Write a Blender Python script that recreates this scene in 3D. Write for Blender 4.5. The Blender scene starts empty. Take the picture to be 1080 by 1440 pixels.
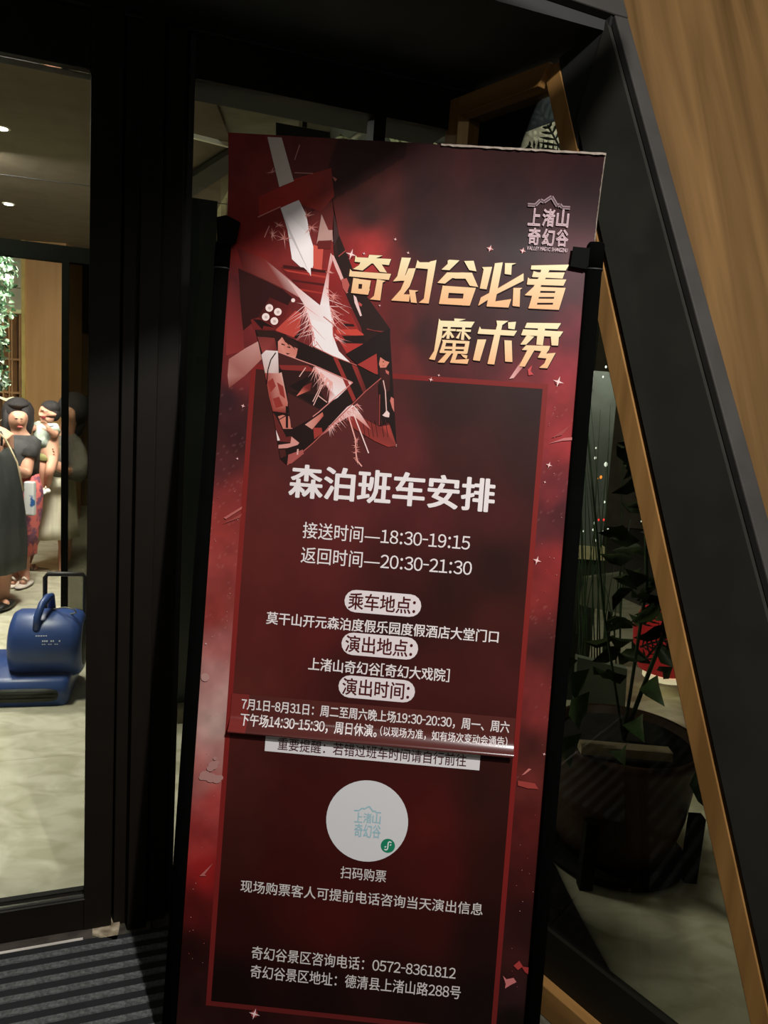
import bpy, bmesh, math, random
import numpy as np
from mathutils import Vector, Matrix
random.seed(7)
rng = np.random.RandomState(5)
SC = bpy.context.scene
COL = SC.collection

# ---------------------------------------------------------------- camera
F, PITCH, ROLL, H = 1080.0, math.radians(9), .07, 1.6
cp, sp, cr, sr = math.cos(PITCH), math.sin(PITCH), math.cos(ROLL), math.sin(ROLL)
fwd = Vector((0, cp, -sp)); up0 = Vector((0, sp, cp)); rt0 = Vector((1, 0, 0))
right = rt0 * cr + up0 * sr
up = up0 * cr - rt0 * sr
cam_d = bpy.data.cameras.new('camera'); cam = bpy.data.objects.new('camera', cam_d); COL.objects.link(cam)
M3 = Matrix((right, up, -fwd)).transposed()
cam.matrix_world = Matrix.Translation((0, 0, H)) @ M3.to_4x4()
cam_d.sensor_fit = 'HORIZONTAL'; cam_d.sensor_width = 27; cam_d.lens = 27; cam_d.clip_start = .02
SC.camera = cam
# ---------------------------------------------------------------- world, lights, exposure
W = bpy.data.worlds.new('night'); SC.world = W; W.use_nodes = True
W.node_tree.nodes['Background'].inputs[0].default_value = (.16, .17, .2, 1)
W.node_tree.nodes['Background'].inputs[1].default_value = .012
SC.view_settings.view_transform = 'Standard'; SC.view_settings.look = 'None'
SC.view_settings.gamma = 1; SC.view_settings.use_curve_mapping = False
SC.view_settings.exposure = 0
SC.cycles.max_bounces = 8; SC.cycles.transparent_max_bounces = 24; SC.cycles.sample_clamp_indirect = 3
SC.cycles.use_denoising = True

def area(name, loc, tgt, size, power, col, spread=180, shape='DISK'):
    d = bpy.data.lights.new(name, 'AREA'); d.shape = shape; d.size = size; d.energy = power; d.color = col
    d.spread = math.radians(spread)
    o = bpy.data.objects.new(name, d); COL.objects.link(o); o.location = loc
    o.rotation_euler = (Vector(tgt) - Vector(loc)).to_track_quat('-Z', 'Y').to_euler()
    return o
area('porch_light', (1.0, -.6, 3.6), (.05, 1.75, .9), .10, 98, (1, .965, .945), 160)
area('outdoor_fill_high', (2.2, -2.5, 4.6), (0, 1.8, 1.0), .9, 42, (1, .96, .92))  # unseen fill lamp added for soft outdoor light
area('outdoor_fill_low', (-.8, -2.6, 2.3), (0, 1.8, 1.0), .6, 7, (1, .95, .86))  # weak low fill, added to lift the shadowed banner top
area('vestibule_light', (-2.1, 3.3, 2.74), (-2.1, 3.3, 0), .5, 50, (1, .975, .87))
area('lobby_light', (-2.7, 4.5, 2.74), (-2.9, 6.0, 0), .6, 112, (1, .965, .89))
area('palm_light', (.95, 3.1, 2.0), (1.0, 4.6, 3.0), .06, 13, (1, .97, .85), 140)
area('garden_light', (1.62, 2.7, 2.7), (1.2, 2.5, 0), .3, 16, (1, .98, .84))
area('lobby_side_fill', (-1.78, 4.5, 2.72), (-2.8, 5.8, .6), .5, 42, (1, .965, .89), 110)  # added fill lamp, brightens the people from the right

# ---------------------------------------------------------------- helpers
def V(*a): return Vector(a)
def ray(x, y):
    a = (x - 540) / F; b = -(y - 720) / F
    return fwd + right * a + up * b
CAM = Vector((0, 0, H))
def fl(x, y, z=0.0):
    d = ray(x, y); return CAM + d * ((z - H) / d.z)
def pl(x, y, p0, n):
    d = ray(x, y); return CAM + d * ((Vector(p0) - CAM).dot(n) / d.dot(n))
def pt(x, y, dist):                      # the point seen at (x, y), dist metres north of the camera
    d = ray(x, y); return CAM + d * (dist / d.y)
def lin(c):
    return tuple(((v / 255) / 12.92 if v / 255 <= .04045 else ((v / 255 + .055) / 1.055) ** 2.4) for v in c)

def mat(name, c, rough=.6, metal=0, c2=None, scale=8, stretch=(1, 1, 1), bump=0, bscale=60, detail=4, spec=.5, emit=0, rot=(0, 0, 0), lo=.35, hi=.65, coat=0, dist=0, world=False):
    m = bpy.data.materials.new(name); m.use_nodes = True
    nt = m.node_tree; b = nt.nodes['Principled BSDF']
    b.inputs['Base Color'].default_value = (*lin(c), 1); b.inputs['Roughness'].default_value = rough
    b.inputs['Metallic'].default_value = metal; b.inputs['Specular IOR Level'].default_value = spec
    b.inputs['Coat Weight'].default_value = coat
    tc = nt.nodes.new('ShaderNodeTexCoord'); mp = nt.nodes.new('ShaderNodeMapping')
    mp.inputs['Scale'].default_value = stretch; mp.inputs['Rotation'].default_value = rot
    if world:
        ge = nt.nodes.new('ShaderNodeNewGeometry'); nt.links.new(ge.outputs['Position'], mp.inputs[0])
    else:
        nt.links.new(tc.outputs['Object'], mp.inputs[0])
    if c2 is None:
        c2 = tuple(min(255, v * 1.12 + 1) for v in c)
    n = nt.nodes.new('ShaderNodeTexNoise'); n.inputs['Scale'].default_value = scale; n.inputs['Detail'].default_value = detail
    n.inputs['Distortion'].default_value = dist
    r = nt.nodes.new('ShaderNodeValToRGB')
    r.color_ramp.elements[0].color = (*lin(c), 1); r.color_ramp.elements[1].color = (*lin(c2), 1)
    r.color_ramp.elements[0].position = lo; r.color_ramp.elements[1].position = hi
    nt.links.new(mp.outputs[0], n.inputs['Vector']); nt.links.new(n.outputs[0], r.inputs[0])
    nt.links.new(r.outputs[0], b.inputs['Base Color'])
    if bump:
        n2 = nt.nodes.new('ShaderNodeTexNoise'); n2.inputs['Scale'].default_value = bscale; n2.inputs['Detail'].default_value = 3
        bp = nt.nodes.new('ShaderNodeBump'); bp.inputs['Strength'].default_value = bump; bp.inputs['Distance'].default_value = .004
        nt.links.new(mp.outputs[0], n2.inputs['Vector']); nt.links.new(n2.outputs[0], bp.inputs['Height']); nt.links.new(bp.outputs[0], b.inputs['Normal'])
    if emit:
        b.inputs['Emission Color'].default_value = (*lin(c), 1); b.inputs['Emission Strength'].default_value = emit
    return m
def colmat(name, rough=.5, spec=.4, sheen=0):
    m = bpy.data.materials.new(name); m.use_nodes = True; nt = m.node_tree; b = nt.nodes['Principled BSDF']
    a = nt.nodes.new('ShaderNodeVertexColor'); a.layer_name = 'Col'
    nt.links.new(a.outputs[0], b.inputs['Base Color']); b.inputs['Roughness'].default_value = rough
    b.inputs['Specular IOR Level'].default_value = spec
    return m
def glassmat(name, tint, refl=1.0, rough=0.0):
    m = bpy.data.materials.new(name); m.use_nodes = True; nt = m.node_tree
    for n in list(nt.nodes): nt.nodes.remove(n)
    o = nt.nodes.new('ShaderNodeOutputMaterial'); mx = nt.nodes.new('ShaderNodeMixShader')
    t = nt.nodes.new('ShaderNodeBsdfTransparent'); g = nt.nodes.new('ShaderNodeBsdfGlossy'); fr = nt.nodes.new('ShaderNodeFresnel')
    t.inputs[0].default_value = (*tint, 1); g.inputs[0].default_value = (refl, refl, refl, 1); g.inputs['Roughness'].default_value = rough
    fr.inputs[0].default_value = 1.35
    nt.links.new(fr.outputs[0], mx.inputs[0]); nt.links.new(t.outputs[0], mx.inputs[1]); nt.links.new(g.outputs[0], mx.inputs[2])
    nt.links.new(mx.outputs[0], o.inputs[0]); return m

class MB:
    def __init__(s): s.v = []; s.f = []; s.c = []; s.sm = []
    def add(s, v, f, c=None, smooth=False):
        b = len(s.v); s.v += [Vector(p) for p in v]
        for q in f: s.f.append(tuple(i + b for i in q)); s.c.append(c); s.sm.append(smooth)
        return s
    def box(s, o, a, b, c):              # corner o, three edge vectors
        o, a, b, c = map(Vector, (o, a, b, c))
        v = [o, o + a, o + a + b, o + b, o + c, o + a + c, o + a + b + c, o + b + c]
        f = [(0, 3, 2, 1), (4, 5, 6, 7), (0, 1, 5, 4), (1, 2, 6, 5), (2, 3, 7, 6), (3, 0, 4, 7)]
        if a.cross(b).dot(c) < 0: f = [q[::-1] for q in f]
        return s.add(v, f)
    def prism(s, pts, d):
        pts = [Vector(p) for p in pts]; d = Vector(d); n = len(pts)
        v = pts + [p + d for p in pts]
        f = [tuple(range(n))[::-1], tuple(range(n, 2 * n))] + [(i, (i + 1) % n, n + (i + 1) % n, n + i) for i in range(n)]
        return s.add(v, f)
    def tube(s, pts, r, n=8, cap=True):
        pts = [Vector(p) for p in pts]; rr = r if hasattr(r, '__len__') else [r] * len(pts)
        v = []; ref = None
        for i, p in enumerate(pts):
            t = (pts[min(i + 1, len(pts) - 1)] - pts[max(i - 1, 0)]).normalized()
            if ref is None: ref = t.orthogonal().normalized()
            x = (ref - t * ref.dot(t)).normalized(); y = t.cross(x); ref = x
            for k in range(n):
                a = 2 * math.pi * k / n; v.append(p + (x * math.cos(a) + y * math.sin(a)) * rr[i])
        f = []
        for i in range(len(pts) - 1):
            for k in range(n):
                f.append((i * n + k, i * n + (k + 1) % n, (i + 1) * n + (k + 1) % n, (i + 1) * n + k))
        if cap: f.append(tuple(range(n))[::-1]); f.append(tuple(range((len(pts) - 1) * n, len(pts) * n)))
        return s.add(v, f, smooth=True)
    def loft(s, rings, cap=True, smooth=True):
        n = len(rings[0]); v = [p for r in rings for p in r]; f = []
        for i in range(len(rings) - 1):
            for k in range(n): f.append((i * n + k, i * n + (k + 1) % n, (i + 1) * n + (k + 1) % n, (i + 1) * n + k))
        if cap: f.append(tuple(range(n))[::-1]); f.append(tuple(range((len(rings) - 1) * n, len(rings) * n)))
        return s.add(v, f, smooth=smooth)
    def ell(s, c, rx, ry, rz, n=12, m=8):
        c = Vector(c); v = [c + V(0, 0, rz)]
        for i in range(1, m):
            t = math.pi * i / m
            for k in range(n):
                a = 2 * math.pi * k / n; v.append(c + V(rx * math.sin(t) * math.cos(a), ry * math.sin(t) * math.sin(a), rz * math.cos(t)))
        v.append(c - V(0, 0, rz)); f = []
        for k in range(n): f.append((0, 1 + k, 1 + (k + 1) % n))
        for i in range(m - 2):
            for k in range(n): f.append((1 + i * n + k, 1 + (i + 1) * n + k, 1 + (i + 1) * n + (k + 1) % n, 1 + i * n + (k + 1) % n))
        e = len(v) - 1
        for k in range(n): f.append((e, 1 + (m - 2) * n + (k + 1) % n, 1 + (m - 2) * n + k))
        return s.add(v, f, smooth=True)
    def build(s, name, m, parent=None, bevel=0):
        org = ORG.get(parent.name, V(0, 0, 0)) if parent else V(0, 0, 0)
        me = bpy.data.meshes.new(name); me.from_pydata([tuple(p - org) for p in s.v], [], s.f)
        me.materials.append(m)
        if any(c is not None for c in s.c):
            at = me.color_attributes.new('Col', 'FLOAT_COLOR', 'CORNER'); arr = []
            for q, c in zip(s.f, s.c):
                c = c or (200, 200, 200)
                if len(q) == len(c) and hasattr(c[0], '__len__'):
                    for cc in c: arr += [*lin(cc), 1]
                else:
                    arr += [*lin(c), 1] * len(q)
            at.data.foreach_set('color', arr)
        me.polygons.foreach_set('use_smooth', s.sm); me.update()
        o = bpy.data.objects.new(name, me); COL.objects.link(o)
        if parent: o.parent = parent
        ORG[o.name] = org
        if bevel:
            b = o.modifiers.new('bevel', 'BEVEL'); b.width = bevel; b.segments = 2; b.limit_method = 'ANGLE'
        return o
ORG = {}
def align(o, ax, ay):
    """give a finished panel its own axes, so that its grain follows it"""
    ax = Vector(ax).normalized(); ay = Vector(ay); ay = (ay - ax * ay.dot(ax)).normalized(); az = ax.cross(ay)
    m3 = Matrix((ax, ay, az)).transposed().to_4x4(); o.data.transform(m3.inverted()); o.matrix_basis = o.matrix_basis @ m3; return o
def thing(name, label, cat, loc=(0, 0, 0), group=None):
    o = bpy.data.objects.new(name, None); COL.objects.link(o); o.location = loc; o.empty_display_size = .1
    o['label'] = label; o['category'] = cat
    if group: o['group'] = group
    ORG[o.name] = Vector(loc); return o
def tag(o, label, cat, group=None):
    o['label'] = label; o['category'] = cat
    if group: o['group'] = group
    return o
def struct(name, loc=(0, 0, 0)):
    o = bpy.data.objects.new(name, None); COL.objects.link(o); o.location = loc; o['kind'] = 'structure'; ORG[o.name] = Vector(loc); return o
def st(o): o['kind'] = 'structure'; return o

# ---------------------------------------------------------------- frames of reference
U = V(.9336, .3584, 0); N = V(-.3584, .9336, 0); Z = V(0, 0, 1)
P0 = fl(168, 1293)
def D(s, off, z): return P0 + U * s + N * off + Z * z           # on the entrance door wall
Wd = V(.6, -.8, 0); N2 = V(.8, .6, 0); Q0 = fl(760, 1410)
def D2(t, off, z): return Q0 + Wd * t + N2 * off + Z * z        # on the timber framed side window
def onw2(x, y, off=0): return pl(x, y, Q0 + N2 * off, N2)

black = mat('dark_bronze_metal', (20, 16, 11), .5, 0, spec=.15)
blackgrey = mat('black_soffit', (12, 12, 11), .7)
gasket = mat('black_gasket', (9, 9, 9), .5)
steel = mat('worn_steel', (92, 84, 76), .5, 0, c2=(66, 60, 54), scale=20, spec=.5)
wood = mat('oak_laminate', (74, 53, 25), .55, c2=(112, 84, 48), scale=2.2, stretch=(6, .45, 6), detail=9, bump=.08, bscale=30, lo=.3, hi=.72, dist=.5, spec=.25)
woodd = mat('stained_timber', (118, 84, 42), .6, c2=(144, 106, 58), scale=3, stretch=(9, .5, 9), detail=6, spec=.2)
greymet = mat('grey_powder_coated_metal', (38, 38, 33), .6, 0, spec=.15)
edgemet = mat('light_grey_metal_trim', (54, 52, 49), .6, 0, spec=.1)
glass = glassmat('clear_glass', (.93, .95, .93), .8)
tint = glassmat('tinted_glass', (.42, .42, .38), .8)
darkglass = glassmat('smoked_glass', (.84, .86, .80), .3)
marble = mat('cream_marble', (184, 178, 150), .28, c2=(216, 210, 186), scale=7, stretch=(1, 1.5, 1), detail=15, dist=.7, lo=.36, hi=.62, spec=.5, world=True)
paving = mat('dark_granite_paving', (60, 56, 46), .6, c2=(92, 88, 74), scale=30)

# ---------------------------------------------------------------- setting: floors
r = struct('floor')
m = MB().box((-7, -4, -.12), (14, 0, 0), (0, 16, 0), (0, 0, .104)); m.build('screed', mat('grey_screed', (70, 66, 56), .9), r)
tile_me = None
tw = .995
def in_front(s, t):
    return
def tilemesh(nm, mtl, w):
    mb = MB().box((0, 0, -.016), U * (w - .001), N * (w - .001), (0, 0, .016)); return mb
k = 0
for i in range(-7, 4):
    for j in range(0, 9):
        s0 = i * tw + .145; n0 = .10 + j * tw
        c = P0 + U * (s0 + tw / 2) + N * (n0 + tw / 2)
        if c.x > 3.8 or c.x < -6 or c.y > 9.6: continue
        if (c - Q0).dot(N2) < .35 and s0 > .2: continue
        o = None
        if k == 0:
            o = tilemesh('tile', marble, tw).build('tile', marble, r); tile_me = o.data; o.location = (P0 + U * s0 + N * n0); 
        else:
            o = bpy.data.objects.new('tile', tile_me); COL.objects.link(o); o.parent = r; o.location = (P0 + U * s0 + N * n0)
        k += 1
m = MB()
a_ = D2(-.62, .03, -.016); b_ = D2(2.2, .03, -.016)
m.prism([D(.87, .1, -.016), D2(2.4, .03, -.016), D2(2.4, 3.2, -.016), D2(-.2, 2.3, -.016)][::1], (0, 0, .0172)); m.build('tile', marble, r)
pav0 = None
for i in range(-6, 5):
    for j in range(0, 6):
        o_ = P0 + U * (i * .6 + .09) - N * ((j + 1) * .6 - .1)
        if pav0 is None:
            o = MB().box((0, 0, -.016), U * .596, N * .596, (0, 0, .0155)).build('paving_slab', paving, r); pav0 = o.data
        else:
            o = bpy.data.objects.new('paving_slab', pav0); COL.objects.link(o); o.parent = r
        o.location = o_
# ---------------------------------------------------------------- ribbed entrance mat
base = D(-.9, -.06, 0)
t = thing('entrance_mat', 'dark ribbed entrance mat with grey stripes in front of the glass door', 'mat', base)
matdark = mat('mat_rubber', (24, 26, 27), .85, bump=.3)
matrib = mat('mat_carpet_rib', (74, 76, 74), .95, c2=(110, 112, 110), scale=120, bump=.8, bscale=300)
m = MB(); m.box(D(-1.5, -.075, .0), U * 1.92, -N * .95, Z * .007); m.build('backing', matdark, t)
m = MB(); m.box(D(-1.5, -.075, .007), U * 1.44, -N * .02, Z * .004); m.build('border', matdark, t)
rib = MB(); rib.box(D(-1.5, -.0985, .007), U * 1.92, -N * .018, Z * .005)
ro = rib.build('rib', matrib, t)
for i in range(1, 19):
    c = ro.copy(); COL.objects.link(c); c.location = -N * (.0465 * i)

# ---------------------------------------------------------------- entrance wall: door leaf, jamb, fixed pane
dr = struct('door_1')
TOPG = 2.312
MB().box(D(-.099, -.035, .012), U * .075, N * .06, Z * 2.45).build('stile', black, dr, .002)
MB().box(D(-.03, .02, .0), U * .05, N * .05, Z * 2.45).build('astragal', black, dr)
MB().box(D(-1.25, -.035, .012), U * .09, N * .06, Z * 2.45).build('stile', black, dr, .002)
MB().box(D(-1.16, -.033, .012), U * 1.061, N * .055, Z * .103).build('bottom_rail', black, dr, .002)
MB().box(D(-1.16, -.033, TOPG), U * 1.061, N * .055, Z * .13).build('top_rail', black, dr, .002)
MB().box(D(-1.16, -.005, .115), U * 1.061, N * .006, Z * (TOPG - .115)).build('glass_pane', glass, dr)
m = MB(); m.box(D(-1.16, -.034, .115), U * 1.061, N * .008, Z * .006); m.box(D(-1.16, -.037, .108), U * 1.063, N * .004, Z * .003)
m.build('glazing_bead', mat('bright_bead', (150, 148, 140), .25, .9), dr)
m = MB(); m.box(D(-1.4, -.068, .0), U * 1.325, N * .193, Z * .008); th = m.build('trim_1', steel, None); st(th)
st(MB().box(D(-1.4, -.0745, .0), U * 1.30, N * .006, Z * .014).build('trim_4', mat('nosing_highlight', (215, 208, 196), .35, spec=.8), None))  # pale strip paints in the highlight along the threshold edge
m = MB(); m.prism([D(-.075, -.05, .001), D(-.025, -.085, .001), D(-.012, -.11, .001), D(.0, -.03, .001), D(.0, .03, .001), D(-.08, .03, .001)], Z * .006)
st(m.build('trim_2', mat('broken_beige_screed', (205, 190, 160), .8, c2=(120, 105, 80), scale=35), None))
w1 = struct('window_1')
MB().box(D(-.018, -.02, 0), U * .062, N * .09, Z * 2.47).build('jamb', black, w1, .002)
MB().box(D(.02, -.055, 0), U * .05, N * .1, Z * 2.47).build('jamb', black, w1, .002)
MB().box(D(.07, -.03, 0), U * .055, N * .045, Z * 2.47).build('jamb', black, w1, .002)
MB().box(D(.125, -.004, 0), U * .024, N * .02, Z * 2.47).build('window_frame', mat('near_black_frame', (14, 11, 8), .5), w1)
MB().box(D(.15, -.02, .0), U * .74, N * .06, Z * .105).build('bottom_rail', black, w1)
MB().box(D(.15, -.02, 2.345), U * .78, N * .06, Z * .12).build('top_rail', black, w1)
MB().box(D(.63, -.02, .1), U * .035, N * .06, Z * 2.25).build('mullion', black, w1)
MB().box(D(.875, -.02, .0), U * .06, N * .06, Z * 2.47).build('window_frame', black, w1)
MB().box(D(.15, .0, .1), U * .73, N * .006, Z * 2.25).build('glass_pane', glass, w1)
hd = struct('wall_header')
MB().box(D(-2.2, -.03, 2.45), U * 3.2, N * .5, Z * 1.1).build('header_panel', blackgrey, hd)
MB().box(D(-3.2, -.035, .0), U * 1.95, N * .12, Z * 2.47).build('wall_panel', black, hd)

# ---------------------------------------------------------------- slanted facade
fa = pl(857, 30, Q0, N2); fb = pl(1050, 747, Q0, N2)
Lf = (fb - fa); nf = U.cross(Lf).normalized()
if nf.y > 0: nf = -nf                      # outward
def onf(x, y, off=0): return pl(x, y, fa + nf * off, nf)
k0 = (0 - fa.z) / Lf.z
foot = fa + Lf * k0
k1 = (3.2 - fa.z) / Lf.z
TRW = .042
# gray reveal panel: from the slanted window frame to the facade edge
def slant(z, px0=None): return None
sA = pl(1060, 1440, Q0, N2); sB = pl(851, 480, Q0, N2)
def leftline(z):                           # left edge of the slanted stile on the W2 plane
    k = (z - sB.z) / (sA.z - sB.z); return sB + (sA - sB) * k
def edge(z): return fa + Lf * ((z - fa.z) / Lf.z)
STW = .06
wl = struct('wall_right')
pg = [leftline(0) + Wd * STW, edge(0), edge(2.478), onw2(815, 170)]
m = MB().prism([p - N2 * .012 for p in pg], N2 * .05); m.build('reveal_panel', greymet, wl)
m = MB().prism([p + N2 * .002 for p in [leftline(0) + Wd * (STW - .012), leftline(0) + Wd * (STW + .002), leftline(2.3) + Wd * (STW + .002), leftline(2.3) + Wd * (STW - .012)]], N2 * .05)
m.build('shadow_gap', gasket, wl)
# trim along the facade edge and wood panel
e0, e1 = edge(0.0), edge(2.478)
wtr = U * .047
m = MB().prism([e0, e0 + wtr * 1.15, e1 + wtr * .8, e1], nf * .02); m.build('corner_trim', edgemet, wl, .003)
tp = pl(800, 0, fa, nf) - pl(850, 25, fa, nf); tp.normalize()
o = e1 - Lf.normalized() * 0
tA = pl(850, 25, fa, nf); 
topdir = -U
m = MB().prism([e1, e1 - U * 2.6 + Z * .10, e1 - U * 2.6 + Z * .10 - Lf.normalized() * .08, e1 + wtr * .8 - Lf.normalized() * .08, e1 + wtr * .8], nf * .022)
m.build('corner_trim', edgemet, wl, .003)
wp0 = e0 + wtr * 1.15; wp1 = e1 + wtr * .8; wp2 = edge(3.3) + wtr * .8
m = MB().prism([wp0 + Lf.normalized() * 0, wp0 + U * 1.7, wp2 + U * 1.7, wp2], -nf * .05); align(m.build('timber_panel', wood, wl), U, Lf)
m = MB().prism([edge(2.56) - U * 2.6, edge(2.56) + wtr * .8, edge(3.3) + wtr * .8, edge(3.3) - U * 2.6], -nf * .05); m.build('fascia_panel', blackgrey, wl)
cl = struct('ceiling')
m = MB().prism([e1 - Z * .022 - U * 2.6, e1 - Z * .022 + U * .0, D(1.15, .1, 2.456), D(-2.2, .1, 2.456)], Z * .054); m.build('porch_soffit', blackgrey, cl)
m = MB().prism([V(.46, .88, 2.75), V(.64, .88, 2.75), V(.64, 1.1, 2.75), V(-2.6, 1.1, 2.75), V(-2.6, -.7, 2.75), V(-.34, -.7, 2.75)], Z * .06); m.build('shadow_plate', blackgrey, cl)  # unseen plate added to cast the shadow edge across the banner top

# ---------------------------------------------------------------- timber framed side window
w2 = struct('window_2')
tL = -.652
ZT = 2.425
m = MB(); m.box(D2(tL, -.03, 0.0), Wd * .052, N2 * .07, Z * ZT); align(m.build('stile', woodd, w2, .002), Wd, Z)
m = MB(); m.prism([D2(tL + .052, -.03, ZT - .05), D2(-.30, -.03, ZT - .05), D2(-.27, -.03, ZT), D2(tL + .052, -.03, ZT)], N2 * .07); align(m.build('top_rail', woodd, w2, .002), Z, Wd)
def LL(z, d=0, off=-.012): return leftline(z) + Wd * d + N2 * off
zc = ZT
m = MB(); m.prism([LL(.0), LL(.0, STW - .010), LL(zc, STW - .010), LL(zc)], N2 * .035); align(m.build('slanted_stile', woodd, w2, .002), Wd, sA - sB)
lowL = leftline(.05)
tR = (lowL - Q0).dot(Wd)
m = MB(); m.prism([D2(tL + .052, -.03, .0), D2(tR, -.03, .0), D2(tR, -.03, .085), D2(tL + .052, -.03, .085)], N2 * .07); align(m.build('bottom_rail', woodd, w2, .003), Z, Wd)
m = MB(); m.prism([onw2(p_[0], p_[1], -.01) for p_ in ((786, 82), (860, 20), (815, 168), (811, 226))], N2 * .03); m.build('upper_infill', blackgrey, w2)
m = MB(); m.prism([D2(tL + .052, .0, .085), D2(tR, .0, .085), D2(tR - .04, .0, .215), D2(tL + .052, .0, .215)], N2 * .025); m.build('kick_panel', mat('dark_kick_panel', (20, 18, 11), .5, spec=.2), w2)
m = MB(); m.prism([D2(tL + .05, .012, .2), LL(.2, 0, .012), LL(ZT - .03, 0, .012), D2(tL + .05, .012, ZT - .03)], N2 * .006); m.build('glass_pane', darkglass, w2)
# structure beyond the reveal: closes the wall behind the metal panel
# ---------------------------------------------------------------- interior shell
IC = fl(85, 930)                            # foot of the inner screen's opening
def DI(s, off, z): return IC + U * s + N * off + Z * z
def oni(x, y, off=0): return pl(x, y, IC + N * off, N)
wi = struct('wall_inner')
ztop = oni(40, 362).z; zup = oni(55, 341).z
frm = mat('inner_frame', (8, 9, 6), .8, spec=.03)
m = MB().box(DI(-2.2, 0, ztop), U * 4.2, N * .08, Z * (zup - ztop)); m.build('top_rail', frm, wi)
m = MB().box(DI(.0, 0, .0), U * .035, N * .06, Z * ztop); m.build('post', frm, wi)
m = MB().box(DI(.035, .02, .0), U * .30, N * .01, Z * ztop); m.build('tinted_pane', tint, wi)
m = MB().box(DI(.33, 0, .0), U * .08, N * .08, Z * ztop); m.build('post', frm, wi)
# dark column seen beside the display stand
cA = fl(252, 1005)
m = MB().box(cA - U * .40, U * .50, N * .12, Z * 2.36); m.build('column', mat('dark_green_column', (22, 29, 22), .4), wi)
m = MB().box(cA + V(.02, -.10, 0), U * .2 , N * .1, Z * .06); m.build('plinth', mat('olive_plinth', (86, 80, 60), .5), wi)
ceilm = mat('ceiling_brown_grey', (104, 94, 80), .95, c2=(110, 100, 86), spec=.02)
m = MB().prism([V(-6, 1.2, 2.8), V(-6, 8.55, 2.8), V(-2.2, 8.55, 2.8), V(-1.1, 6.2, 2.8), V(-.9, 4.0, 2.8), D(.0, .12, 2.8), D(-3.2, .12, 2.8)], Z * .04); m.build('ceiling_panel', ceilm, cl)
s1, s2 = fl(-10, 243.5, 2.8), fl(130, 262, 2.8); dd = (s2 - s1).normalized()
m = MB().box(s1 - V(0, 0, .004) - dd * .5, dd * 2.2, dd.cross(Z) * .010, Z * .003); m.build('ceiling_joint', gasket, cl)
for i, (x, y) in enumerate([(2, 180), (12, 287)]):
    c = fl(x, y, 2.796)
    t = thing('ceiling_downlight', ['round recessed ceiling downlight nearer the door, half cut by the frame edge', 'round recessed ceiling downlight above the hanging greenery, lower of the two'][i], 'light', c, 'recessed downlights inside the door')
    mb = MB(); mb.tube([c + V(0, 0, -.002), c + V(0, 0, .01)], .045, 16); mb.build('bezel', mat('white_bezel', (220, 215, 200), .5), t)
    mb = MB(); mb.tube([c + V(0, 0, -.006), c + V(0, 0, -.0015)], .03, 16); mb.build('lamp_lens', mat('lit_lens', (255, 250, 225), .5, emit=14), t)

# ceiling parts over the planting bay
led = mat('cove_light_strip', (235, 228, 205), .5)
a, b = fl(262, 191, 2.78), fl(345, 212, 2.78); dd = (b - a).normalized()
MB().box(a - dd * .1, dd * 1.3, V(0, .03, 0), V(0, 0, .02)).build('ceiling_bead', led, cl)
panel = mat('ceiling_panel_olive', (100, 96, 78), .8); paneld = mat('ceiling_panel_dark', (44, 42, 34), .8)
def cpoly(name, pts, z, m_, th=.03):
    mb = MB().prism([fl(x, y, z) for x, y in pts], Z * th); return mb.build(name, m_, cl)
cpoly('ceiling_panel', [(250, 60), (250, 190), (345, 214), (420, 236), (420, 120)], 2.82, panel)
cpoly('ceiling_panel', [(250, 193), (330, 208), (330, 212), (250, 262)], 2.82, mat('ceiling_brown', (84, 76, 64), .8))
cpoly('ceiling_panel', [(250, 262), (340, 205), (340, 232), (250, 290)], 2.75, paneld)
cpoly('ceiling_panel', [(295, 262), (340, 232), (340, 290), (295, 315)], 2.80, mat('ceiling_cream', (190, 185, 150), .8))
# lobby back wall, timber column, shelf
wb = struct('wall_back')
cream = mat('cream_wall', (196, 190, 162), .6)
def vwall(name, x0, x1, ytop, ybot, dist, m_, parent, th=.05, z0=None, z1=None):
    a, b = pt(x0, 600, dist), pt(x1, 600, dist)
    zt = z1 if z1 is not None else pt((x0 + x1) / 2, ytop, dist).z
    zb = z0 if z0 is not None else pt((x0 + x1) / 2, ybot, dist).z
    return MB().box((a.x, dist, zb), (b.x - a.x, 0, 0), (0, th, 0), (0, 0, zt - zb)).build(name, m_, parent)
vwall('wall_panel', 2, 34, 0, 404, 8.6, cream, wb, z1=4.2)
vwall('wall_panel', 2, 34, 405, 437, 8.6, cream, wb)
vwall('wall_panel', -130, 2, 0, 437, 8.6, cream, wb, z1=4.2)
vwall('wall_base', -160, 400, 600, 900, 9.0, mat('brown_wall', (120, 96, 62), .6), wb, z0=0, z1=2.0)
MB().box((-5.5, 8.3, pt(10, 437, 8.6).z - .04), (1.6, 0, 0), (0, .7, 0), (0, 0, .04)).build('soffit', mat('lit_soffit', (240, 225, 170), .7), wb)
vwall('wall_panel', 250, 420, 0, 440, 8.8, mat('olive_wall', (140, 138, 108), .7), wb, z1=4.4)
vwall('light_panel', 250, 340, 447, 489, 8.7, mat('white_panel', (235, 232, 215), .7), wb)
lc = thing('timber_column', 'tall square timber clad column in the lobby behind the crying child', 'column', (pt(58, 600, 7.8).x, 7.8, 0))
a, b = pt(36, 600, 7.8), pt(92, 600, 7.8)
MB().box((a.x, 7.8, 0), (b.x - a.x, 0, 0), (0, .4, 0), (0, 0, 3.6)).build('cladding', mat('caramel_veneer', (150, 112, 68), .5, c2=(162, 122, 78), scale=3, stretch=(4, 4, .4)), lc)
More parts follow.
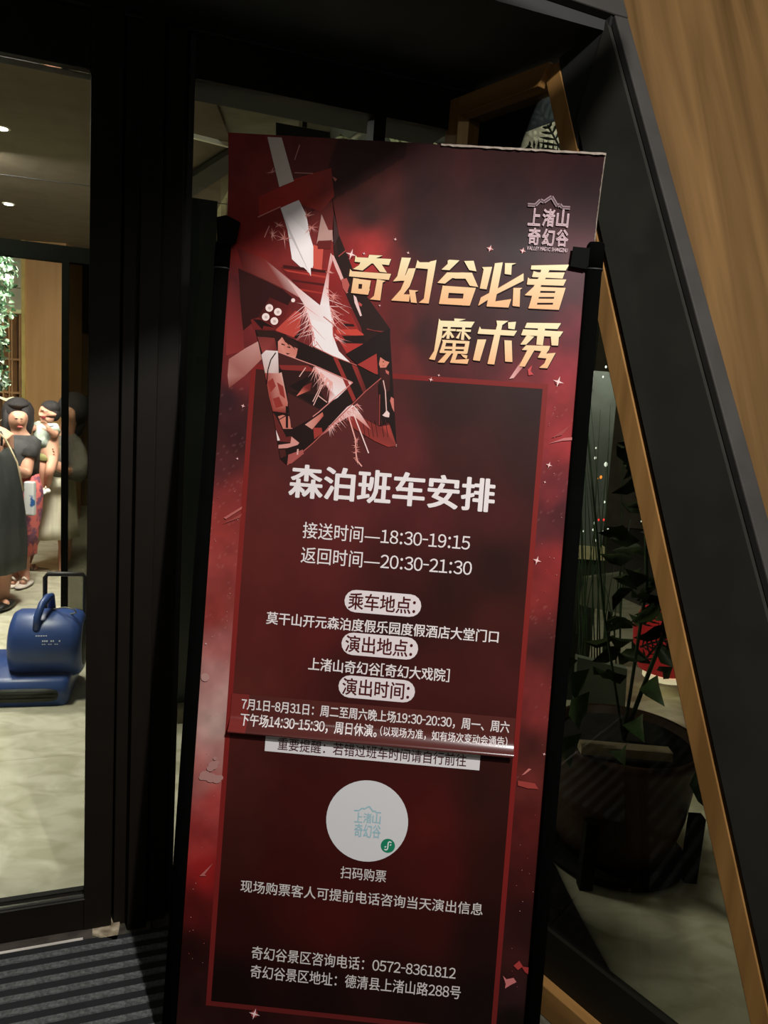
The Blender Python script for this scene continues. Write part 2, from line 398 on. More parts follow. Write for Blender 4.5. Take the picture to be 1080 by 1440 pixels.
MB().box((a.x - .03, 7.78, 0), (.035, 0, 0), (0, .02, 0), (0, 0, 3.6)).build('edge_strip', mat('brass_edge', (205, 180, 110), .3, .5), lc)
sh = thing('lattice_shelf', 'brown open lattice shelving against the lobby wall left of the timber column', 'shelf', (pt(16, 600, 8.4).x, 8.4, 0))
wbk = mat('shelf_back', (96, 68, 42), .6); wps = mat('shelf_post', (176, 134, 90), .6)
vwall('back_panel', -60, 34, 437, 800, 8.5, wbk, sh, z0=0, z1=pt(20, 440, 8.5).z)
for x in (-20, 4, 12.5, 16.5, 27.5):
    vwall('post', x, x + 1.7, 442, 800, 8.35, wps, sh, .1, z0=0)
for y in (504, 551): vwall('rail', -30, 34, y - 1.5, y + 1.5, 8.36, wps, sh, .08)
# side and far closing walls
ws = struct('wall_far')
MB().box((-7, 10.2, 0), (12, 0, 0), (0, .1, 0), (0, 0, 4.6)).build('wall_panel', mat('dim_wall', (88, 82, 66), .8), ws)
MB().box((-7, 0.2, 0), (0, 10, 0), (.1, 0, 0), (0, 0, 4.6)).build('wall_panel', mat('side_wall', (110, 104, 84), .8), ws)
MB().box((3.9, .6, 0), (0, 9.6, 0), (.1, 0, 0), (0, 0, 4.6)).build('wall_panel', mat('black_wall', (16, 17, 14), .8), ws)
MB().box((-7, 1.0, 4.2), (11, 0, 0), (0, 9.3, 0), (0, 0, .05)).build('ceiling_slab', mat('upper_ceiling', (120, 116, 100), .8), ws)


# ================================================================ display banner
BC = CAM + ray(547, 740) * 1.8
lean, yaw = math.radians(7.5), math.radians(-2.5)
BN = V(math.sin(yaw) * math.cos(lean), -math.cos(yaw) * math.cos(lean), math.sin(lean))   # towards the viewer
EX = V(math.cos(yaw), math.sin(yaw), 0); EZ = EX.cross(-BN).normalized() * 1.0
if EZ.z < 0: EZ = -EZ
def B(x, y):                                # point of the sheet printed at (x, y) -> sheet coordinates
    p = pl(x, y, BC, BN) - BC; return (p.dot(EX), p.dot(EZ))
def BP(X, Zc, off=0): return BC + EX * X + EZ * Zc + BN * off
def bp(x, y, off=0): X, Zc = B(x, y); return BP(X, Zc, off)
floor_Z = -BC.z / EZ.z
root = thing('display_banner', 'tall dark red easel display banner with white Chinese lettering beside the entrance', 'banner', BP(0, floor_Z))
XL, _ = B(323, 330); XR, _ = B(838, 330)
XL = min(B(329, 210)[0], B(320, 301)[0]); XR = B(846, 227)[0]
ZTOP = (B(330, 200)[1] + B(845, 226)[1]) / 2
ZBOT = floor_Z + .03
XR2 = B(836, 338)[0]

# --- printed background: colours of the artwork at control points (x, y, r, g, b)
cp_out = [(340,215,120,36,34),(370,260,126,38,36),(350,300,120,30,26),(345,340,110,28,24),(335,400,78,26,26),(330,470,100,32,32),
 (330,530,112,36,36),(320,560,56,28,32),(340,600,62,28,30),(315,650,84,38,40),(330,690,120,44,42),(310,740,124,46,42),(320,800,140,56,52),(300,860,146,56,50),
 (310,905,160,90,86),(300,950,160,112,106),(315,980,158,122,116),(305,1020,158,130,122),(310,1060,150,104,98),(285,1100,146,84,78),(300,1130,150,56,54),
 (280,1180,150,48,46),(290,1230,128,26,26),(275,1280,70,16,14),(270,1340,34,10,8),(270,1400,36,16,15),(280,1435,44,20,18),(350,1432,40,14,12),(500,1437,34,11,9),
 (430,250,100,42,38),(500,250,76,38,32),(520,300,54,26,24),(600,260,42,20,19),(700,260,40,18,18),(830,260,34,13,15),(600,330,42,18,18),(720,320,40,17,17),(800,400,66,24,31),
 (520,345,150,44,42),(500,380,150,36,34),(540,420,96,30,28),(560,450,90,30,28),(600,470,62,26,26),(650,480,54,24,24),(740,440,52,24,26),(810,460,110,30,40),(570,510,104,36,34),(650,515,84,28,30),(800,510,128,36,44),
 (800,560,124,36,38),(790,620,130,40,42),(775,700,110,38,42),(790,720,70,30,34),(760,740,80,34,36),(770,790,120,38,38),(760,840,120,40,38),(765,900,76,32,30),(740,980,104,38,36),(755,1000,104,38,36),
 (745,1060,66,28,24),(735,1100,88,34,30),(740,1160,76,24,22),(730,1230,58,18,16),(735,1300,40,14,14),(715,1350,50,20,18),(720,1400,44,22,22),(720,1437,16,6,5)]
cp_in = [(380,560,58,24,20),(400,640,80,32,30),(480,640,86,34,32),(560,640,88,32,32),(650,640,58,24,22),(640,570,44,20,18),(740,560,40,20,18),(740,650,48,22,20),
 (380,700,84,32,30),(470,700,86,32,32),(600,720,80,28,28),(700,720,64,24,24),(360,800,86,32,28),(450,800,84,30,28),(560,790,62,22,20),(700,800,42,18,15),(350,880,84,30,27),(440,880,80,26,24),
 (560,880,48,18,16),(640,830,46,18,15),(700,880,58,22,18),(345,960,80,32,27),(500,960,60,22,20),(620,960,62,22,20),(700,960,66,24,22),(340,1080,66,25,21),(420,1120,58,16,14),(600,1150,68,18,15),(690,1120,46,18,15),
 (340,1180,56,20,16),(400,1230,52,12,10),(620,1230,62,14,12),(690,1220,42,14,11),(330,1300,42,10,8),(460,1300,56,12,10),(600,1310,48,12,10),(680,1320,28,8,6),(320,1390,18,6,4),(450,1400,20,6,4),(580,1410,22,7,5),(680,1420,18,6,5)]
def field(cps, X, Y, p=3.2):
    num = np.zeros(X.shape + (3,)); den = np.zeros(X.shape)
    for x, y, r_, g, b_ in cps:
        w = 1 / (((X - x) ** 2 + ((Y - y) * .8) ** 2 + 60) ** (p / 2)); den += w
        num += w[..., None] * np.array([r_, g, b_])
    return num / den[..., None]
def vnoise(shape, cell, seed):
    rs = np.random.RandomState(seed); gy, gx = int(shape[0] / cell) + 3, int(shape[1] / cell) + 3
    g = rs.rand(gy, gx); yy = np.arange(shape[0]) / cell; xx = np.arange(shape[1]) / cell
    iy, ix = yy.astype(int), xx.astype(int); fy, fx = yy - iy, xx - ix
    fy = fy * fy * (3 - 2 * fy); fx = fx * fx * (3 - 2 * fx)
    a = g[iy][:, ix] * (1 - fx) + g[iy][:, ix + 1] * fx; b = g[iy + 1][:, ix] * (1 - fx) + g[iy + 1][:, ix + 1] * fx
    return a * (1 - fy[:, None]) + b * fy[:, None]
NXG, NZG = 200, 480
xs = np.linspace(XL, XR, NXG + 1); zs = np.linspace(ZBOT, ZTOP, NZG + 1)
def toimg(P):
    v = P - CAM; zc_ = v.dot(fwd); return 540 + F * v.dot(right) / zc_, 720 - F * v.dot(up) / zc_
PX = np.zeros((NZG + 1, NXG + 1)); PY = PX.copy()
o0 = BC - CAM
for nm, vec in (('a', right), ('b', up), ('c', fwd)):
    val = o0.dot(vec) + xs[None, :] * EX.dot(vec) + zs[:, None] * EZ.dot(vec)
    if nm == 'a': A_ = val
    elif nm == 'b': B_ = val
    else: C_ = val
PX = 540 + F * A_ / C_; PY = 720 - F * B_ / C_
co, ci = field(cp_out, PX, PY), field(cp_in, PX, PY)
bl, _ = B(353, 560); br, _ = B(768, 560); bt = B(560, 531)[1]; bb = B(380, 1423)[1]
inside = (xs[None, :] > bl) & (xs[None, :] < br) & (zs[:, None] < bt) & (zs[:, None] > bb)
img = np.where(inside[..., None], ci, co)
nz = sum(vnoise(img.shape[:2], c, 10 + k) * w for k, (c, w) in enumerate([(40, .4), (16, .3), (7, .2), (3, .1)]))
amp = np.where(inside, .14, .34)[..., None]
img = img * (1 + (nz[..., None] - .5) * 2 * amp)
# fine snow-like speckle on the margins
spk = rng.rand(*img.shape[:2]); zone = vnoise(img.shape[:2], 22, 77)
spm = (~inside) & (spk > .965) & (zone > .5) & (PY > 540) & (PY < 1120)
img[spm] = img[spm] * .82 + np.array([200, 150, 140]) * .18
# cast shadow painted into the print: hard dark diagonal behind the title
dg = (PX > 380) & (PX < 572) & (PY < 340) & ((PY - 330) - (PX - 380) * (230 - 330) / 190 < 0)
band = dg & ((PX - 470) * 1 + (PY - 225) * .45 > 0)
img[band & ~inside] *= .72
img = np.clip(img, 2, 250)
PC = 1.0                                    # print density
sheet = MB()
def bow(X, Zc):                             # the free top of the sheet curls forward a little
    t_ = max(0, (Zc - B(560, 345)[1])); return .9 * t_ * t_
verts = [BP(x, z, bow(x, z)) for z in zs for x in xs]
faces = [(j * (NXG + 1) + i, j * (NXG + 1) + i + 1, (j + 1) * (NXG + 1) + i + 1, (j + 1) * (NXG + 1) + i) for j in range(NZG) for i in range(NXG)]
me = bpy.data.meshes.new('poster_sheet')
org = ORG[root.name]
front = [tuple(p - org) for p in verts]
nv = len(front)
rows_b = list(range(0, NZG + 1, 20)); nb = len(rows_b)
rim = [tuple(BP(xs[c_], zs[r_], bow(0, zs[r_]) - .004) - org) for r_ in rows_b for c_ in (0, -1)]
side = []
for k in range(nb - 1):
    l0, l1 = nv + 2 * k, nv + 2 * k + 2; f0, f1 = rows_b[k] * (NXG + 1), rows_b[k + 1] * (NXG + 1)
    side += [(l0, l0 + 1, l1 + 1, l1), (f0, l0, l1, f1), (f0 + NXG, f1 + NXG, l1 + 1, l0 + 1)]
side += [(0, NXG, nv + 1, nv), (nv - 1 - NXG, nv + 2 * nb - 2, nv + 2 * nb - 1, nv - 1)]
nr_rim = len(rim)
me.from_pydata(front + rim, [], faces + [s_[::-1] for s_ in side])
at = me.color_attributes.new('Col', 'FLOAT_COLOR', 'POINT')
L_ = img / 255; L_ = np.where(L_ <= .04045, L_ / 12.92, ((L_ + .055) / 1.055) ** 2.4)
arr = np.ones((nv + nr_rim, 4), dtype=np.float32); arr[:nv, :3] = L_.reshape(-1, 3); arr[nv:, :3] = .3
at.data.foreach_set('color', arr.ravel())
me.materials.append(colmat('printed_vinyl', .45, .16)); me.polygons.foreach_set('use_smooth', [True] * len(faces) + [False] * len(side)); me.update()
sheet = bpy.data.objects.new('poster_sheet', me); COL.objects.link(sheet); sheet.parent = root; ORG[sheet.name] = org
ink = colmat('printed_ink', .45, .16)

class Print(MB):
    """flat print laid on the sheet, each shape a hair above the one before"""
    def __init__(s, off=.0004): super().__init__(); s.off = off; s.step = .000004
    def poly(s, pts, col, tf=None):
        if tf: pts = [(tf[0] + x * tf[2], tf[1] + y * tf[2]) for x, y in pts]
        P = []
        for x, y in pts:
            X, Zc = B(x, y); P.append(BP(X, Zc, s.off + bow(X, Zc)))
        s.off += s.step
        # clockwise or not: face the viewer
        a = V(0, 0, 0)
        for i in range(len(P)): a += (P[i] - BC).cross(P[(i + 1) % len(P)] - BC)
        f = tuple(range(len(P)))
        if hasattr(col[0], '__len__'): col = list(col)
        if a.dot(BN) < 0:
            f = f[::-1]
            if hasattr(col[0], '__len__'): col = col[::-1]
        s.add(P, [f], col); return s
    def line(s, pts, w, col):
        for (x0, y0), (x1, y1) in zip(pts, pts[1:]):
            l = math.hypot(x1 - x0, y1 - y0) or 1; nx, ny = -(y1 - y0) / l * w / 2, (x1 - x0) / l * w / 2
            s.poly([(x0 + nx, y0 + ny), (x1 + nx, y1 + ny), (x1 - nx, y1 - ny), (x0 - nx, y0 - ny)], col)
    def spark(s, x0, y0, x1, y1, w, col):
        l = math.hypot(x1 - x0, y1 - y0) or 1; nx, ny = -(y1 - y0) / l * w / 2, (x1 - x0) / l * w / 2
        s.poly([(x0 + nx, y0 + ny), (x1, y1), (x0 - nx, y0 - ny)], col)
    def disc(s, x, y, r_, col, n=14, ry=None):
        s.poly([(x + r_ * math.cos(2 * math.pi * k / n), y + (ry or r_) * math.sin(2 * math.pi * k / n)) for k in range(n)], col)

DT = (310, 190, .1574); ET = (310, 330, .1574); FT = (420, 330, .1574); GT = (340, 450, .1458); HT = (440, 450, .1458)
# --- red rectangle around the timetable
p = Print(.0003)
X0, X1, Z1_, Z0_ = bl - .0, br + .0, bt, bb
wv = .0118
def prect(pr, x0, x1, z0, z1, c, off):
    pr.add([BP(x0, z0, off), BP(x1, z0, off), BP(x1, z1, off), BP(x0, z1, off)], [(0, 1, 2, 3)], c)
fr_c = (112, 30, 28)
cl_ = B(350, 560)[0]; cr_ = B(770.6, 544)[0]; ct_ = (B(552, 526.7)[1] + B(771, 539)[1]) / 2; cb_ = B(293.8, 1414)[1]
def gradbar(x0, x1, z0, z1, c0, c1):
    p.add([BP(x0, z0, .0003), BP(x1, z0, .0003), BP(x1, z1, .0003), BP(x0, z1, .0003)], [(0, 1, 2, 3)], [c0, c0, c1, c1])
zm = (ct_ + cb_) / 2
for x0, x1 in ((cl_, cl_ + wv), (cr_ - wv, cr_)):
    gradbar(x0, x1, cb_, zm - .35, (98, 28, 26), (118, 30, 28)); gradbar(x0, x1, zm - .35, zm + .3, (118, 30, 28), (124, 36, 32)); gradbar(x0, x1, zm + .3, ct_, (124, 36, 32), (118, 32, 28))
gradbar(cl_ + wv, cr_ - wv, ct_ - wv, ct_, (118, 30, 27), (118, 30, 27)); gradbar(cl_ + wv, cr_ - wv, cb_, cb_ + wv, (92, 28, 26), (92, 28, 26))
p.build('printed_border', ink, sheet)

# --- the shattered-glass artwork
p = Print(.0005)
red1, red2, dark = (124, 30, 28), (168, 56, 46), (36, 16, 13)
wht, pink = (232, 222, 220), (196, 140, 132)
def E(*a, **k): p.poly(*a, **k)
# left shards
p.poly([(150,120),(390,215),(620,400),(760,540),(700,560),(560,480),(200,310)], [(92,26,24),(118,40,36),(150,70,64),(214,180,174),(190,120,112),(128,60,54),(84,26,24)], ET)
p.poly([(160,300),(400,410),(560,490),(640,560),(600,640),(480,820),(340,740),(200,860)], (44, 14, 12), ET)
p.poly([(440,560),(620,640),(640,700),(500,830),(330,750)], [(70,20,17),(96,26,24),(120,34,30),(92,24,22),(60,18,15)], ET)
p.poly([(670,680),(720,700),(710,860),(655,918),(490,855)], (180, 66, 56), ET)
p.poly([(655,918),(720,855),(690,930)], dark, ET)
for x, y in ((437,655),(513,690),(405,735),(482,772)):
    p.disc(310 + x * .1574, 330 + y * .1574, 5.4, (236, 214, 208)); p.disc(310 + x * .1574 + .3, 330 + y * .1574 + .3, 2.2, (196, 176, 170))
p.disc(310 + 650 * .1574, 330 + 587 * .1574, 2.8, (236, 214, 208))
p.poly([(150,400),(200,830),(215,1040),(50,1080),(60,600),(90,350)], [(70,24,24),(112,40,36),(120,40,38),(130,44,42),(104,34,34),(80,28,28)], ET)
p.poly([(270,760),(340,740),(480,820),(500,855),(400,850),(300,845)], (104, 30, 27), ET)
p.poly([(290,755),(375,850),(385,815),(480,830),(360,760)], (30, 12, 10), ET)
p.poly([(320,528),(322,505),(345,490),(363,480),(368,505),(345,528),(322,546)], [(170,116,108),(160,100,92),(186,136,128),(190,140,132),(170,110,100),(150,88,80),(126,60,54)])
# upper left: red block, white beams
p.poly([(345,560),(540,485),(660,435),(670,420),(1000,330),(1020,560),(900,690),(740,640),(700,590),(350,740)], [(150,38,28),(165,42,30),(180,48,34),(180,52,42),(140,50,44),(130,40,34),(110,36,30),(130,36,28),(160,44,32),(150,36,26)], DT)
p.poly([(700,500),(830,470),(1000,520),(900,560),(720,560)], (40, 14, 12), DT)
p.poly([(450,90),(575,95),(665,435),(535,482)], (214, 200, 190), DT)
p.poly([(800,410),(870,400),(880,420),(830,470)], (172, 120, 108), DT)
p.poly([(905,410),(945,480),(920,510),(830,535),(860,470)], (196, 150, 136), DT)
p.poly([(955,360),(1000,420),(970,480),(945,440)], (180, 100, 86), DT)
p.poly([(1010,400),(1050,420),(1030,440)], (190, 110, 98), DT)
p.poly([(940,490),(960,500),(930,570),(920,560)], (190, 120, 108), DT)
p.poly([(540,655),(705,590),(770,720),(800,900),(840,1030),(840,1110),(810,1265),(640,1110),(600,850)], wht, DT)
p.poly([(905,712),(965,850),(1015,850),(1015,950),(860,968)], (176, 136, 126), DT)
p.disc(310 + 912 * .1574, 190 + 860 * .1574, 4.8, (120, 26, 22))
# dark band right of the beam
p.poly([(1000,560),(1060,900),(1010,1000),(1000,880),(1015,700)], (50, 22, 19), DT)
p.poly([(1010,890),(1080,1010),(1120,1100),(1020,1100)], (48, 24, 20), DT)
p.poly([(360,0),(480,300),(600,540),(820,845),(815,1000),(700,1060),(580,1000),(440,1060),(380,960),(575,900),(560,830),(450,600),(330,300),(310,120),(310,0)], (38, 19, 15), FT)
# red field behind the burst
p.poly([(540,290),(945,300),(1000,180),(1080,330),(1080,480),(1140,640),(1250,880),(1250,910),(1000,960),(880,610),(620,400)], [(100,24,22),(140,36,32),(150,40,36),(130,34,32),(128,32,30),(132,34,30),(146,40,34),(150,40,34),(160,50,46),(120,28,26),(100,24,24)], ET)
p.poly([(830,90),(920,120),(905,320),(830,300)], (196, 80, 66), ET)
p.poly([(560,270),(945,320),(945,345),(560,300)], (60, 14, 12), ET)
p.poly([(560,310),(945,372),(940,390),(600,330)], (170, 56, 46), ET)
p.poly([(640,400),(935,440),(930,460),(650,420)], (74, 18, 16), ET)
p.poly([(700,480),(925,520),(920,532),(720,500)], (160, 48, 40), ET)
p.poly([(860,0),(1000,30),(985,130),(870,130)], (96, 28, 24), ET)
p.poly([(400,795),(490,800),(500,822),(400,818)], dark, FT); p.poly([(330,850),(520,845),(580,890),(580,910),(340,885)], (190, 64, 50), FT)
p.poly([(385,905),(580,900),(590,965),(440,965)], (34, 16, 13), FT)
p.poly([(400,970),(580,975),(430,1060),(330,900)], (170, 50, 44), FT)
# burst
p.poly([(600,400),(890,632),(955,330),(985,165),(1010,200),(975,330),(965,480),(975,640),(1015,790),(995,870),(1060,1070),(1020,1075),(860,1000),(800,800),(745,620),(640,460)],
       [(214,180,174),wht,(210,150,146),(226,190,186),(220,170,166),(190,96,88),(222,180,174),wht,wht,wht,wht,wht,wht,wht,(226,200,196),(214,170,164)], ET)
p.poly([(0,0),(190,50),(190,140),(250,300),(370,420),(280,400),(130,330),(0,262)], wht, HT)
for k in range(64):                       # sparks on both sides of the burst
    sd = random.random() < .5; t_ = random.random()
    if sd:
        x0, y0 = 428 + t_ * 18, 425 + t_ * 60; ang = random.gauss(2.0, .5)
    else:
        x0, y0 = 458 + t_ * 14, 400 + t_ * 78; ang = random.gauss(.75, .5)
    l = random.uniform(12, 40)
    p.spark(x0, y0, x0 + math.cos(ang) * l, y0 + math.sin(ang) * l, 1.2, random.choice([(232, 190, 186), (222, 160, 152), (210, 130, 122)]))
for cx, cy, n_, l in ((469, 417, 20, 10), (462, 383, 10, 8), (392, 317, 14, 9), (383, 330, 12, 10), (400, 336, 18, 15), (432, 304, 14, 10), (385, 247, 10, 8), (438, 320, 16, 14)):
    for k in range(n_):
        a_ = random.uniform(0, 6.28); q = l * random.uniform(.4, 1.2)
        p.spark(cx, cy, cx + math.cos(a_) * q, cy + math.sin(a_) * q, 1.3, random.choice([(214, 150, 140), (190, 110, 100)]))
for a in (((363,306),(395,292)),((372,334),(379,318)),((425,214),(417,232)),((416,248),(442,249)),((478,390),(489,412)),((472,428),(491,441)),((455,445),(486,470))):
    p.line(a, 1.2, (200, 130, 120))
# magician leaning from the dark band (abstract)
p.poly([(285,175),(315,190),(360,290),(400,390),(380,410),(330,300)], (220, 170, 164), FT)
p.poly([(380,400),(430,390),(455,450),(430,530),(395,480)], (176, 84, 76), FT)
p.poly([(490,540),(515,560),(565,725),(550,730),(500,610)], (226, 190, 186), FT)
p.poly([(535,600),(568,625),(560,645),(535,630)], (170, 70, 66), FT)
p.line(((486.5, 352.5), (476, 361)), 1.6, (150, 60, 54))
# lower shard with the performer
p.poly([(359,464),(386.7,465.5),(420,480),(468,501),(502.7,514),(536,531.7),(514,550.6),(440,623.5),(404,654),(394,645),(383.7,580),(367.7,498)], (30, 15, 12))
p.poly([(150,160),(320,175),(345,320),(200,320)], [(110,44,40),(120,46,42),(96,32,30),(140,58,54)], GT)
p.poly([(140,100),(320,112),(318,165),(165,165)], (44, 22, 18), GT)
p.poly([(350,180),(400,165),(545,255),(530,335),(515,372),(430,345),(350,300)], [(214,140,124),(200,120,104),(190,110,96),(196,116,100),(214,146,130),(204,128,112),(196,110,96)], GT)
for q in ([(310,105),(420,140),(545,235),(545,280),(480,250),(420,215),(390,165),(355,205),(330,225),(318,180)], [(380,225),(412,235),(420,248),(385,240)], [(440,255),(470,262),(468,272),(440,266)], [(425,318),(470,325),(440,335)], [(430,190),(470,270),(440,230)], [(470,200),(520,290),(480,250)]):
    p.poly(q, (44, 20, 17), GT)
p.poly([(190,335),(235,293),(350,300),(358,520),(300,515),(225,512)], [(206,186,180),(222,206,200),(220,204,200),(190,160,154),(200,176,170),(196,160,152)], GT)
p.poly([(225,512),(358,515),(385,505),(445,800),(440,900),(300,880),(265,740)], [(150,60,52),(200,140,128),(214,170,158),(190,110,96),(120,44,38),(140,50,42),(176,90,78)], GT)
for q in ([(250,600),(300,560),(330,640),(280,700)], [(340,600),(400,640),(420,760),(370,720)], [(300,760),(360,740),(400,830),(330,850)]): p.poly(q, random.choice([(222, 176, 164), (140, 48, 40)]), GT)
p.poly([(350,930),(450,900),(490,1050),(400,1050)], (196, 116, 98), GT)
p.line(((388, 496), (381, 506), (377, 520), (375, 540)), 1.6, (24, 10, 8))
p.poly([(425,830),(448,835),(448,1045),(425,1040)], (26, 12, 10), GT); p.poly([(300,880),(460,905),(465,930),(310,900)], (30, 12, 10), GT); p.line(((393,590),(405,583)),1.3,(30,12,10))
p.poly([(300,890),(330,930),(430,1130),(480,1120),(560,1190),(350,1170)], (96, 34, 30), GT)
p.poly([(330,1060),(370,1160),(345,1165)], (226, 208, 204), GT)
p.poly([(355,1205),(470,1190),(480,1125),(555,1185),(540,1205),(440,1235),(355,1240)], (206, 140, 130), GT)
p.poly([(350,310),(550,385),(700,440),(1070,605),(1000,690),(745,870),(700,935),(500,1045),(475,1040),(440,700),(390,480),(360,470)], (66, 27, 24), GT)
p.poly([(358,435),(640,440),(720,500),(385,480)], (126, 40, 36), GT)
p.poly([(385,482),(720,500),(740,640),(820,800),(745,862),(440,700)], (44, 19, 16), GT)
p.poly([(460,640),(640,540),(700,520),(560,700)], (26, 12, 10), GT); p.poly([(440,690),(520,715),(750,860),(840,800),(700,720)], (28, 13, 11), GT)
p.poly([(528,735),(600,640),(680,600),(660,680)], [(226,120,100),(120,40,36),(90,30,26),(104,34,30)], GT)
p.poly([(700,440),(1071,605),(925,750),(835,800),(850,690),(740,520)], [(230,190,186),(220,190,184),wht,(226,190,184),(190,110,102),(214,150,142)], GT)
for k in range(34):
    t_ = random.random(); x0, y0 = 442 + t_ * 26, 516 + t_ * 22; a_ = random.gauss(1.75, .35); l = random.uniform(8, 26)
    p.spark(x0, y0, x0 + math.cos(a_) * l, min(y0 + math.sin(a_) * l, 566 + random.random() * 6), 1.5, (222, 160, 150))
for a in (((452,541),(440,565)),((454,541),(441,570)),((447,556),(460,566)),((430,517),(421,530))): p.line(a, 1.2, (222, 170, 160))
p.poly([(610,1010),(780,890),(790,925),(680,1055)], [(206,150,136),(190,100,86),(170,70,60),(196,130,116)], GT)
p.poly([(520,1110),(620,1015),(700,1070),(695,1165),(560,1195)], (32, 14, 12), GT)
p.poly([(690,1040),(770,1040),(780,1090),(700,1150)], (150, 52, 44), GT)
p.poly([(450,1300),(590,1250),(600,1290),(480,1385),(440,1390)], (160, 80, 74), GT)
p.poly([(360,1250),(420,1250),(430,1310),(375,1335)], (70, 28, 25), GT)
p.poly([(535,1245),(550,1245),(545,1300),(530,1300)], (214, 160, 150), GT)
# bands across
p.poly([(195,360),(240,372),(415,762),(388,792)], (140, 44, 38), HT); p.poly([(375,430),(430,452),(520,680),(488,712)], [(150,48,42),(130,40,36),(80,28,24),(96,32,28)], HT)
p.poly([(-50,440),(388,605),(240,750),(150,800),(180,650),(50,480)], wht, HT) if False else None
# right shard with the second performer
p.poly([(320,330),(480,235),(650,120),(740,88),(760,400),(808,1215),(770,1185),(740,980),(650,1020),(632,620),(660,560),(430,432)], (28, 14, 12), HT)
p.poly([(430,432),(615,325),(628,525),(600,520)], (156, 50, 44), HT)
p.poly([(650,120),(690,110),(590,100),(520,80),(520,95)], (112, 42, 38), HT)
p.poly([(650,360),(690,385),(740,405),(705,460),(650,462),(638,425)], (204, 122, 104), HT)
p.poly([(645,345),(700,310),(750,330),(745,410),(700,395),(665,370)], (24, 12, 10), HT)
p.disc(440 + 680 * .1458, 450 + 404 * .1458, .9, (60, 22, 18)); p.poly([(668,438),(690,440),(680,446)], (130, 40, 36), HT)
p.poly([(640,470),(720,470),(745,520),(740,680),(700,700),(650,560)], (58, 22, 20), HT)
p.poly([(700,480),(735,500),(730,530),(705,510)], (190, 100, 88), HT); p.poly([(655,600),(700,650),(720,800),(700,860),(690,700)], (60, 22, 20), HT)
p.poly([(755,740),(780,760),(785,890),(765,850),(745,780)], (196, 110, 98), HT)
p.poly([(690,900),(712,870),(740,900),(735,940),(700,935),(670,920)], (226, 196, 190), HT)
p.line(((539, 535), (542, 550), (543.5, 578)), 1.3, (222, 180, 172)); p.line(((534, 555), (533.5, 598)), 1.2, (150, 60, 52))
p.poly([(780,1200),(808,1200),(806,1222)], (230, 216, 210), HT)
# timber floor and lower sparks
p.poly([(340,900),(470,940),(640,1030),(700,1020),(740,1010),(808,1215),(725,1225),(600,1170),(500,1110),(400,1050),(330,960)], [(150,50,44),(140,46,40),(120,40,36),(170,64,54),(150,56,48),(130,50,44),(150,54,46),(140,48,42),(120,40,36),(130,44,38),(150,50,46)], HT)
for x in (480, 520, 560, 600, 660, 700): p.line(((440 + x * .1458, 450 + 965 * .1458), (440 + (x + 25) * .1458, 450 + 1130 * .1458)), 1, (70, 22, 18))
p.poly([(60,1130),(330,840),(375,815),(420,850),(470,920),(560,1060),(400,930),(350,930),(230,1000),(170,1060)], [(160,80,74),(230,190,186),wht,(230,200,196),(222,160,150),(190,100,90),(220,170,160),(222,180,176),(200,130,124),(170,90,84)], HT)
for k in range(40):
    t_ = random.random(); x0, y0 = 462 + t_ * 42, 600 - t_ * 34; a_ = random.uniform(.2, 1.9); l = random.uniform(5, 18)
    p.spark(x0, y0, x0 + math.cos(a_) * l, y0 + math.sin(a_) * l, 1.3, random.choice([(230, 180, 174), (200, 120, 110)]))
p.line(((440 + 395 * .1458, 450 + 910 * .1458), (440 + 538 * .1458, 450 + 1285 * .1458)), 1.6, (236, 200, 194))
p.line(((440 + 345 * .1458, 450 + 930 * .1458), (440 + 410 * .1458, 450 + 1150 * .1458), (501, 640), (502.5, 648), (509, 656)), 1.8, (226, 160, 150))
for k in range(26):
    x0, y0 = 500.5 + random.uniform(-1, 2), random.uniform(618, 650); a_ = random.uniform(0, 6.28)
    p.spark(x0, y0, x0 + math.cos(a_) * 6, y0 + math.sin(a_) * 6, 1.2, (206, 130, 120))
ln = (206, 130, 122)
p.line(((391, 495), (420, 506), (442, 514), (496, 538)), 1.3, ln); p.line(((496, 538), (448, 580), (440, 586)), 1.3, ln)
p.line(((404, 654), (440, 623.5), (470, 594), (514, 550.6), (536, 532)), 1.3, (170, 84, 76)); p.line(((440, 487), (468, 501), (502, 514)), 1.1, (180, 96, 88))
# stray glints over the whole sheet
for x, y, s_ in ((494, 358, 5), (785, 537, 5), (772, 654, 3), (689, 350, 3.4), (735, 353, 3), (755, 788, 4), (512, 357, 1.5), (574, 356, 1.5), (556, 337, 1.6), (358, 1425, 5), (342, 571, 2), (334, 645, 1.4), (290, 905, 1.2), (766, 678, 1.3), (765, 1060, 1.6), (534, 430, 1.2), (606, 534, 2.2), (617, 528, 1.4)):
    p.disc(x, y, s_ * 1.0, (134, 50, 48), 10)
    for a_ in (0.3, 1.87, 3.44, 5.0): p.spark(x, y, x + math.cos(a_) * s_ * 1.6, y + math.sin(a_) * s_ * 1.6, s_ * .6, (236, 200, 196))
    p.disc(x, y, s_ * .45, (240, 206, 202), 8)
for k in range(70):
    if random.random() < .5: y = random.uniform(560, 1400); x = 350 - (y - 560) * .0658 - random.uniform(3, 36)
    else: y = random.uniform(560, 1400); x = 771 - (y - 544) * .077 + random.uniform(3, 34)
    p.disc(x, y, random.uniform(.35, .7), random.choice([(190, 130, 122), (160, 80, 74), (200, 150, 142)]), 5)
p.poly([(716, 533), (738, 500), (746, 494), (766, 472), (745, 505), (722, 532)], [(220,170,164),(180,90,86),(150,50,50),(130,36,36),(160,60,58),(216,160,152)])
p.poly([(742,520),(748,514),(746,522),(750,527),(743,528)], (190, 70, 70))
